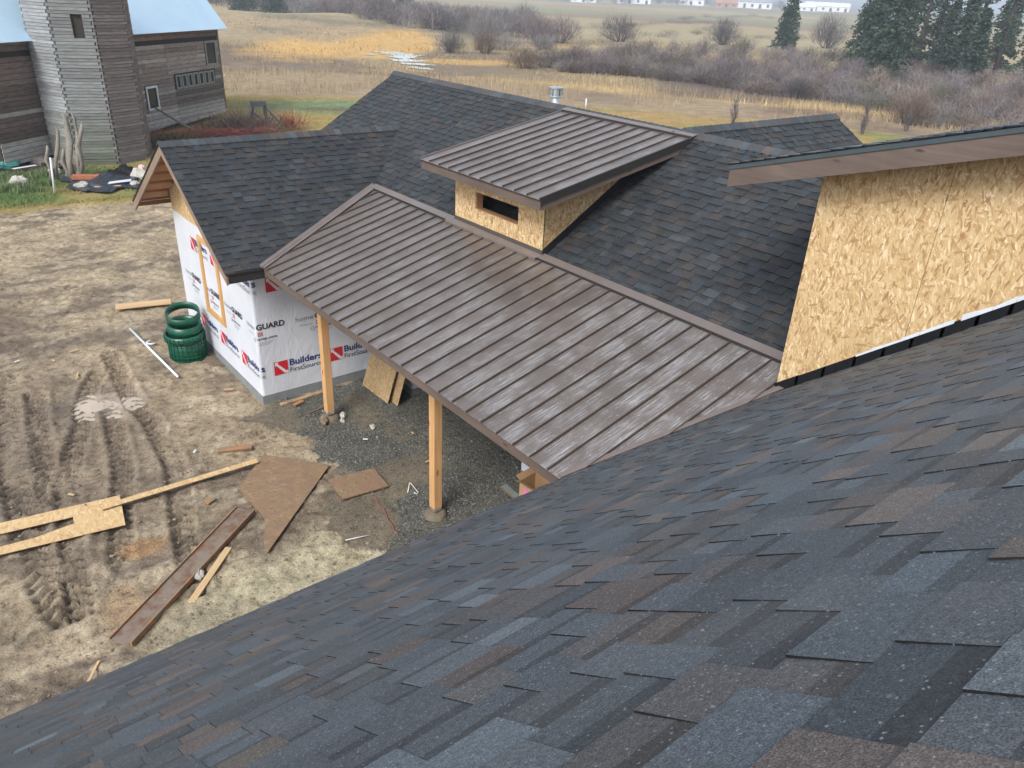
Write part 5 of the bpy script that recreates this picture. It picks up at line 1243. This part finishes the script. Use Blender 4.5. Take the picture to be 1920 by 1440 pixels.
# ---------------------------------------------------------------- plants
def shrub_arrays(seed, n_stem=16, h=3.0, spread=1.5, twig=14, c0=(0.10, 0.075, 0.07), c1=(0.19, 0.15, 0.145), wide=0.055):
    """a leafless shrub: stems rising from the foot into a dome packed with fine twigs"""
    g_ = np.random.default_rng(seed); B = []; T = []; W = []; lob = g_.uniform(0.7, 1.15, 7)
    def dome(n, lo):
        a = g_.uniform(0, 6.28, n); q = g_.uniform(lo, 1.0, n)**0.6; el = np.arcsin(g_.uniform(0.02, 1.0, n)**0.8)
        k = lob[(a/6.2832*7).astype(int) % 7]
        return np.stack([np.cos(a)*np.cos(el)*spread*q*k, np.sin(a)*np.cos(el)*spread*q*k, h*(0.12 + 0.88*np.sin(el)*q*(0.75+0.25*k))], 1), a
    t, a = dome(n_stem, 0.35)
    b = np.stack([np.cos(a)*spread*0.16, np.sin(a)*spread*0.16, np.zeros(n_stem)], 1); B.append(b); T.append(t); W.append(np.full(n_stem, wide*1.3))
    n = n_stem*twig; p, a = dome(n, 0.15)
    d = p/np.array([spread, spread, h]) + g_.normal(0, 0.35, (n, 3)); d[:, 2] = np.abs(d[:, 2]) + 0.35; d /= np.linalg.norm(d, axis=1)[:, None]
    L = h*g_.uniform(0.10, 0.26, n); q = p + d*L[:, None]; p = p - d*(L*0.4)[:, None]; p[:, 2] = np.maximum(p[:, 2], 0)
    B.append(p); T.append(q); W.append(np.full(n, wide*0.62))
    B = np.concatenate(B); T = np.concatenate(T); W = np.concatenate(W); n = len(B)
    C = np.array(c0)[None] + (np.array(c1)-np.array(c0))[None]*g_.random((n, 1))
    return B, T, W, C
PAL = {'violet': ((0.125, 0.100, 0.102), (0.235, 0.195, 0.195)), 'brown': ((0.105, 0.075, 0.06), (0.20, 0.145, 0.115)), 'grey': ((0.14, 0.13, 0.128), (0.26, 0.24, 0.235)), 'buff': ((0.20, 0.16, 0.12), (0.36, 0.30, 0.23)), 'dark': ((0.07, 0.066, 0.068), (0.145, 0.13, 0.13)), 'green': ((0.05, 0.065, 0.035), (0.12, 0.13, 0.07))}
def mass(name, spots, label, cat, seed):
    """many interlaced bare shrubs as one uncountable mass; spots: x, y, height, spread, palette"""
    Vs, Fs, Cs = [], [], []; k = 0; protos = {}
    g_ = np.random.default_rng(seed)
    for i, (x, y, h, sp, pal) in enumerate(spots):
        key = (i % 5, pal)
        if key not in protos: protos[key] = shrub_arrays(seed*10+i % 5, 14, 1.0, 0.5, 26, *PAL[pal], wide=0.030)
        B, T, W, C = protos[key]; a = g_.uniform(0, 6.28); ca, sa = math.cos(a), math.sin(a)
        def tf(P): return np.stack([(P[:, 0]*ca-P[:, 1]*sa)*sp*2 + x, (P[:, 0]*sa+P[:, 1]*ca)*sp*2 + y, P[:, 2]*h + gz(x, y)], 1)
        V1, F1, C1 = blades(tf(B), tf(T), W*max(h, 1.6)*0.95, C*g_.uniform(0.75, 1.25))
        Vs.append(V1); Fs.append(F1 + k); Cs.append(C1); k += len(V1)
    o = np_obj(name, np.concatenate(Vs), np.concatenate(Fs), 'twigs', np.concatenate(Cs), kind='stuff'); return tag(o, label, cat)
def bush(name, x, y, h, sp, pal, label, seed, stems=22, cat='bush', group=None, wide=0.05):
    B, T, W, C = shrub_arrays(seed, stems, h, sp, 38, *PAL[pal], wide=wide)
    t = thing(name, (x, y, gz(x, y)), label, cat, group)
    k = [i for i in range(len(B)) if W[i] > wide*1.2]; kk = np.array(k); oth = np.array([i for i in range(len(B)) if W[i] <= wide*1.2])
    V1, F1, C1 = blades(B[kk], T[kk], W[kk]*1.6, C[kk]*0.8); o = np_obj('stems', V1, F1, 'twigs', C1); o.parent = t
    V1, F1, C1 = blades(B[oth], T[oth], W[oth], C[oth]); o = np_obj('twigs', V1, F1, 'twigs', C1); o.parent = t
    return t
# thicket on the right: front edge and back edge as polylines
rs = random.Random(14); front = [(60, 66), (63.5, 62), (65.5, 57), (66.5, 50.5), (65.5, 44.5), (67.5, 40), (64.8, 33), (60.5, 27), (60, 22), (60, 15)]
back = [(70, 76), (76, 76), (86, 78), (104, 80), (118, 78), (124, 72), (124, 64), (124, 56), (124, 48), (124, 36)]
spots = []
for i in range(640):
    f = rs.random()*(len(front)-1.001); k = int(f); q = f-k; w = rs.random()**1.35
    x0 = front[k][0]*(1-q)+front[k+1][0]*q; y0 = front[k][1]*(1-q)+front[k+1][1]*q; x1 = back[k][0]*(1-q)+back[k+1][0]*q; y1 = back[k][1]*(1-q)+back[k+1][1]*q
    x, y = x0+(x1-x0)*w + rs.uniform(-1, 1), y0+(y1-y0)*w + rs.uniform(-1, 1)
    pal = rs.choices(['violet', 'grey', 'brown', 'buff', 'dark', 'green'], [6, 4, 3, 1.3, 2.2, 0.6])[0]
    spots.append((x, y, rs.uniform(1.1, 2.3)*(0.8+0.35*w), rs.uniform(1.2, 2.4), pal))
mass('thicket', spots, 'leafless grey violet thicket filling the marsh side', 'thicket', 5)
# far wood at upper left, beyond the hill
spots = []; fr = [(74, 232), (82, 205), (82, 172), (76, 138), (83, 122), (96, 116)]
for i in range(460):
    f = rs.random()*(len(fr)-1.001); k = int(f); q = f-k; w = 1 + (0.75 if f < 3.2 else 0.30)*rs.random()**1.2
    x = (fr[k][0]*(1-q)+fr[k+1][0]*q)*w + rs.uniform(-3, 3); y = (fr[k][1]*(1-q)+fr[k+1][1]*q)*w + rs.uniform(-3, 3); d_ = math.hypot(x, y)
    spots.append((x, y, rs.uniform(1.8, 3.6)*(0.55+d_/300), rs.uniform(2.0, 3.4)*(0.6+d_/300), rs.choices(['violet', 'grey', 'dark', 'brown'], [4, 4, 4, 1])[0]))
mass('far_wood', spots, 'distant bluish leafless wood beyond the grassy hill', 'wood', 6)
spots = []                                     # brush lines along the far field banks
for i in range(110):
    f = rs.random(); c_ = rs.choice([((100, 104), (190, 150)), ((150, 118), (230, 130)), ((128, 150), (250, 190)), ((240, 210), (420, 300)), ((330, 260), (560, 300))])
    x = c_[0][0]+(c_[1][0]-c_[0][0])*f + rs.uniform(-5, 5); y = c_[0][1]+(c_[1][1]-c_[0][1])*f + rs.uniform(-4, 4); d_ = math.hypot(x, y)
    spots.append((x, y, rs.uniform(0.4, 0.9)*(1+d_/400), rs.uniform(1.2, 2.4)*(1+d_/300), rs.choice(['dark', 'brown', 'grey'])))
mass('field_brush', spots, 'low dark brush lining the banks of the far fields', 'brush', 7)
# single bushes one can point to
BUSH = [
 (60.6, 89.0, 2.7, 2.2, 'dark', 'round dark leafless bush, first of the pair by the marsh pools'),
 (64.2, 86.6, 2.8, 2.3, 'brown', 'reddish dark bush, second of the pair by the marsh pools'),
 (71.0, 91.0, 2.3, 3.4, 'grey', 'pale grey bush between the dark pair and the willows'),
 (76.5, 89.5, 2.0, 2.6, 'grey', 'small pale grey bush behind the wide brown bush'),
 (57.5, 70.3, 2.2, 2.8, 'brown', 'wide brown bush, end nearest the pools, beyond the main ridge'),
 (61.0, 70.6, 2.4, 3.2, 'dark', 'dark olive middle of the wide bush beyond the main ridge'),
 (64.6, 70.4, 2.1, 2.8, 'brown', 'reddish end of the wide bush beyond the main ridge'),
 (88.5, 104.5, 4.4, 3.8, 'violet', 'tall rounded willow standing over the marsh, darkest of three'),
 (95.0, 106.5, 4.2, 4.0, 'violet', 'tall spreading willow with bare trunks below its crown'),
 (80.5, 108.5, 4.3, 4.4, 'grey', 'grey spreading willow closest to the distant wood'),
 (109.5, 107.0, 4.4, 4.6, 'dark', 'large dark dome shaped bush alone on the grassy slope'),
 (134.0, 165.0, 5.2, 5.0, 'dark', 'dark peaked tree top at the upper end of the willow row'),
 (131.0, 100.5, 4.8, 3.6, 'dark', 'dark feathery bush rising behind the thicket near the single spruce'),
 (158.0, 95.0, 6.6, 4.4, 'dark', 'dark bare bush between the spruce and the pine stand'),
 (75.0, 70.0, 2.6, 3.4, 'dark', 'dark bush at the thicket end nearest the chimney vent'),
 (70.0, 52.0, 2.3, 3.0, 'dark', 'dark hollow bush at the thicket front above the golden bank'),
 (66.8, 42.0, 1.9, 1.7, 'dark', 'small black green bush at the thicket edge over the cross gable'),
 (61.2, 28.6, 2.3, 2.3, 'brown', 'reddish brown bush at the thicket tip beside the shed dormer'),
]
for i, (x, y, h, sp, pal, lb) in enumerate(BUSH): bush('willow' if 'willow' in lb else 'bush', x, y, h, sp, pal, lb, 40+i, 44, 'willow' if 'willow' in lb else 'bush', wide=0.055 if h < 4 else 0.09)
for i, (x, y, lb) in enumerate([(57.3, 26.9, 'dark dead stump sapling at the edge of the golden grass'), (47.5, 34.5, 'thin bare sapling rising over the cross gable ridge'), (52.5, 27.5, 'thin bare sapling right above the cross gable corner')]):
    bush('sapling', x, y, [1.6, 1.8, 3.2][i], 0.35, 'dark', lb, 80+i, 5, 'sapling', wide=0.05)

def conifer(name, x, y, h, r_, label, seed, style='fir', group=None, bare=0.06):
    g_ = np.random.default_rng(seed); t = thing(name, (x, y, gz(x, y)), label, 'conifer', group)
    lean = g_.normal(0, 0.012, 2)
    m = MB(); m.tube([(lean[0]*z, lean[1]*z, z) for z in (0, h*0.3, h*0.65, h*0.98)], [0.015*h, 0.012*h, 0.008*h, 0.002*h], 7); o = m.build('trunk', 'bark', None, True); o.parent = t
    Vs = []; Cs = []; z = h*bare
    while z < h*0.985:
        f = z/h; nb_ = int(g_.integers(5, 8)) if style == 'fir' else int(g_.integers(3, 6))
        for b in range(nb_):
            a = g_.uniform(0, 6.28); L = r_*((1-f)**0.75 if style == 'fir' else (1-f**3)**0.8*g_.uniform(0.35, 1.0)*(0.55+0.6*f if f < 0.5 else 1.0))*g_.uniform(0.65, 1.15) + 0.12
            dr = -0.28 if style == 'fir' else g_.uniform(-0.15, 0.25)
            nseg = max(3, int(L/0.28)); shade = g_.uniform(0.6, 1.25)
            for k in range(nseg):
                for e in range(4):
                    q = (k+g_.uniform(0.2, 1))/nseg
                    if style != 'fir' and q < 0.3: continue
                    c_ = np.array([math.cos(a)*L*q + lean[0]*z, math.sin(a)*L*q + lean[1]*z, z + dr*L*q*q + 0.05]) + g_.normal(0, 0.11 + 0.03*L, 3)
                    s_ = g_.uniform(0.14, 0.32)*(1.1 if style == 'fir' else 1.2)
                    u_ = np.array([math.cos(a), math.sin(a), dr]) + g_.normal(0, 0.45, 3); u_ /= np.linalg.norm(u_); w_ = np.cross(u_, g_.normal(0, 1, 3)); w_ /= np.linalg.norm(w_) + 1e-6
                    Vs += [c_-w_*s_*0.55, c_+w_*s_*0.55, c_+u_*s_*1.5]
                    gcol_ = np.array((0.044, 0.070, 0.046) if style == 'fir' else (0.052, 0.076, 0.048))*shade*g_.uniform(0.7, 1.35)
                    Cs += [gcol_]*3
        z += h*0.022*g_.uniform(0.8, 1.2) if style == 'fir' else h*0.03*g_.uniform(0.6, 1.5)
    V1 = np.array(Vs); o = np_obj('crown', V1, np.arange(len(V1)).reshape(-1, 3), 'leafy', np.array(Cs)); o.parent = t
    return t
conifer('spruce', 136.5, 90.8, 11.3, 2.6, 'single small spruce standing alone above the thicket', 3)
TREES = [
 (97.0, 49.6, 20.0, 2.6, 'fir', 'tall dense fir, nearest tree of the stand, foot in the thicket'),
 (120.0, 65.5, 22.0, 3.2, 'fir', 'broad dark fir at the field end of the stand'),
 (108.0, 57.5, 22.0, 2.9, 'fir', 'dense fir right behind the nearest tree of the stand'),
 (128.0, 66.0, 23.0, 2.6, 'pine', 'open crowned pine with a dark bare trunk, second behind the dense firs'),
 (122.0, 58.5, 21.0, 2.4, 'pine', 'slim pine with gaps of pale field showing through'),
 (132.0, 61.0, 22.0, 2.7, 'fir', 'tall fir in the middle of the pine stand'),
 (119.0, 53.5, 9.5, 2.0, 'fir', 'young low fir in front of the middle of the stand'),
 (128.0, 53.5, 24.0, 2.5, 'pine', 'tallest slender pine with a straight dark trunk'),
 (121.0, 47.0, 21.0, 2.4, 'pine', 'pine with sparse branches near the picture edge side of the stand'),
 (110.0, 45.5, 8.5, 1.9, 'fir', 'small bushy fir below the sparse pines'),
 (140.0, 54.5, 14.0, 2.6, 'fir', 'small pointed fir seen through the gap beside the tallest pine'),
 (128.0, 45.5, 20.0, 2.6, 'fir', 'last fir of the stand cut by the picture edge'),
 (114.5, 62.5, 20.0, 2.6, 'fir', 'dark fir filling the gap between the two broadest firs'),
 (126.0, 62.0, 21.0, 2.3, 'fir', 'dark fir close behind the open crowned pine'),
 (117.0, 50.5, 12.0, 2.6, 'fir', 'half grown fir beside the young low fir'),
]
for i, (x, y, h, r_, st_, lb) in enumerate(TREES): conifer('fir_tree' if st_ == 'fir' else 'pine_tree', x, y, h, r_, lb, 60+i, st_, 'conifers of the stand beyond the thicket', 0.05 if st_ == 'fir' else 0.2)
for i, (x, y, h, lb) in enumerate([(84, 200, 13, 'large dark conifer clump tree at the top of the far wood'), (90, 196, 11, 'dark conifer next to the large one in the far wood'), (79, 207, 10, 'dark conifer on the hill side of the far wood'), (124, 205, 10, 'lone pointed conifer at the right end of the far wood')]):
    conifer('fir_tree', x, y, h, 3.6, lb, 90+i, 'fir', 'conifers in the far wood')

# tall dead reeds and dry grass, uncountable
def scatter(name, n, xr, yr, keepf, h0, h1, w, c0, c1, label, cat, seed, lean=0.25):
    global rng
    rng = np.random.default_rng(seed); x = rng.uniform(*xr, n); y = rng.uniform(*yr, n); k = keepf(x, y); x, y = x[k], y[k]; n = len(x)
    z = height(x, y); hh = rng.uniform(h0, h1, n); b = np.stack([x, y, z-0.02], 1); t = b + np.stack([rng.normal(0, lean, n)*hh, rng.normal(0, lean, n)*hh, hh], 1)
    c = np.array(c0)[None] + (np.array(c1)-np.array(c0))[None]*rng.random((n, 1)); c = c*(0.75 + 0.5*fbm(x/2.5, y/2.5, 3, seed))[:, None]
    if cat != 'weeds': c = 0.35*c + 0.65*tone_at(x, y)*rng.uniform(0.75, 1.45, (n, 1))
    V1, F1, C1 = blades(b, t, w*rng.uniform(0.6, 1.3, n), c); return tag(np_obj(name, V1, F1, 'blade', C1, kind='stuff'), label, cat)
rr2 = lambda x, y: np.hypot(x, y)
scatter('reeds', 34000, (8, 66), (28, 80), lambda x, y: (rr2(x, y) + (fbm(x/9, y/9, 4, 31)-0.5)*6 > 63.0) & (rr2(x, y) < 80) & (fbm(x/4, y/4, 3, 8) > 0.45), 0.25, 0.8, 0.05, (0.24, 0.18, 0.115), (0.43, 0.345, 0.235), 'tall buff dead reeds in a belt behind the lawn', 'reeds', 3, 0.12)
scatter('dry_grass', 40000, (20, 110), (20, 150), lambda x, y: (rr2(x, y) > 74) & (rr2(x, y) < 150) & (fbm(x/6, y/6, 3, 9) > 0.47), 0.15, 0.5, 0.10, (0.25, 0.20, 0.13), (0.42, 0.335, 0.21), 'rough dry grass over the marsh and far slopes', 'grass', 4, 0.3)
scatter('golden_grass', 7000, (50, 72), (22, 62), lambda x, y: (np.abs((x-60.5) + (y-41)*0.16) < 1.6 + 1.5*fbm(x/3, y/3, 2, 5)), 0.25, 0.7, 0.07, (0.42, 0.31, 0.15), (0.58, 0.47, 0.28), 'golden tussock grass on the bank before the thicket', 'grass', 6, 0.25)
scatter('grass', 26000, (2.0, 12.5), (30.6, 38.5), lambda x, y: (y + (fbm(x/9, y/9, 4, 31)-0.5)*2.5 > 31.3) & (fbm(x/1.3, y/1.3, 3, 11) > 0.40), 0.04, 0.17, 0.03, (0.08, 0.115, 0.035), (0.22, 0.22, 0.08), 'short rough green grass between the mud and the silo', 'grass', 7, 0.5)
scatter('weeds', 5000, (2.2, 5.6), (34.0, 37.2), lambda x, y: fbm(x/1.0, y/1.0, 3, 13) > 0.5, 0.15, 0.38, 0.05, (0.09, 0.135, 0.05), (0.18, 0.24, 0.11), 'taller pale green weeds left of the leaning posts', 'weeds', 8, 0.35)
scatter('lawn_grass', 40000, (10, 50), (26, 58), lambda x, y: (rr2(x, y) < 62) & (y + 0.4*x > 30), 0.03, 0.11, 0.05, (0.20, 0.19, 0.05), (0.36, 0.27, 0.09), 'short yellowing lawn grass behind the house', 'grass', 9, 0.6)

# ---------------------------------------------------------------- farm buildings by the far road
def farm(name, x, y, w, d, h, rot, wallm, roofm, label):
    t = thing(name, (x, y, gz(x, y)), label, 'building', rotz=rot)
    m = MB(); m.box(-w/2, w/2, -d/2, d/2, -2, h); m.prism([(-w/2, -d/2, h), (-w/2, d/2, h), (-w/2, 0, h+d*0.22)], (w, 0, 0)); o = m.build('wall', wallm, None); o.parent = t
    for s in (-1, 1):
        m = MB(); m.prism([(-w/2-0.4, s*(d/2+0.5), h-0.1), (w/2+0.4, s*(d/2+0.5), h-0.1), (w/2+0.4, 0, h+d*0.22+0.15), (-w/2-0.4, 0, h+d*0.22+0.15)], (0, 0, 0.25)); o = m.build('roof', roofm, None); o.parent = t
    for k in range(max(2, int(w/7))):
        m = MB(); xx = -w/2 + w*(k+0.5)/max(2, int(w/7)); m.box(xx-1.2, xx+1.2, -d/2-0.12, -d/2-0.02, 0.2 if k % 2 else 1.4, h*0.72); o = m.build('door' if k % 2 else 'window', 'glass_dark', None); o.parent = t
for i, a in enumerate([(640, 610, 34, 14, 5, -0.8, 'plaster_white', 'roof_grey', 'long white farm shed at the far road, nearest the wood'), (700, 585, 26, 12, 5, -0.9, 'plaster_white', 'plaster_white', 'white farm building with pale roof far beyond the fields'), (715, 552, 22, 10, 4, -0.8, 'roof_rust', 'roof_rust', 'rust coloured shed among the far white buildings'), (770, 560, 40, 16, 6, -0.9, 'plaster_white', 'roof_grey', 'largest white shed of the far farm'), (800, 520, 30, 14, 4, -1.0, 'plaster_white', 'plaster_white', 'low white building right of the rust shed'), (850, 520, 46, 16, 5, -1.0, 'plaster_white', 'plaster_white', 'white greenhouse like shed at the end of the far farm'), (560, 600, 24, 10, 4, -0.7, 'plaster_white', 'roof_grey', 'small white house at the far road above the willows')]):
    farm('farm_building', *a)
spots = [(rs.uniform(520, 900), rs.uniform(560, 700), rs.uniform(5, 10), rs.uniform(6, 10), 'dark') for i in range(50)]
mass('farm_trees', spots, 'dark trees standing round the far farm buildings', 'trees', 9)

# ---------------------------------------------------------------- damp air
m = MB(); m.box(-5200, 5200, -3200, 6200, -12, 90)
hz = NT('haze'); hz.t.nodes.remove(hz.b)
pv = hz.t.nodes.new('ShaderNodeVolumePrincipled'); pv.inputs['Color'].default_value = (0.78, 0.88, 1.0, 1); pv.inputs['Density'].default_value = 0.00075; pv.inputs['Anisotropy'].default_value = 0.0
hz.t.links.new(pv.outputs[0], hz.t.nodes['Material Output'].inputs['Volume'])
MT['haze'] = hz.m
HAZE = m.build('haze', 'haze'); tag(HAZE, kind='stuff')
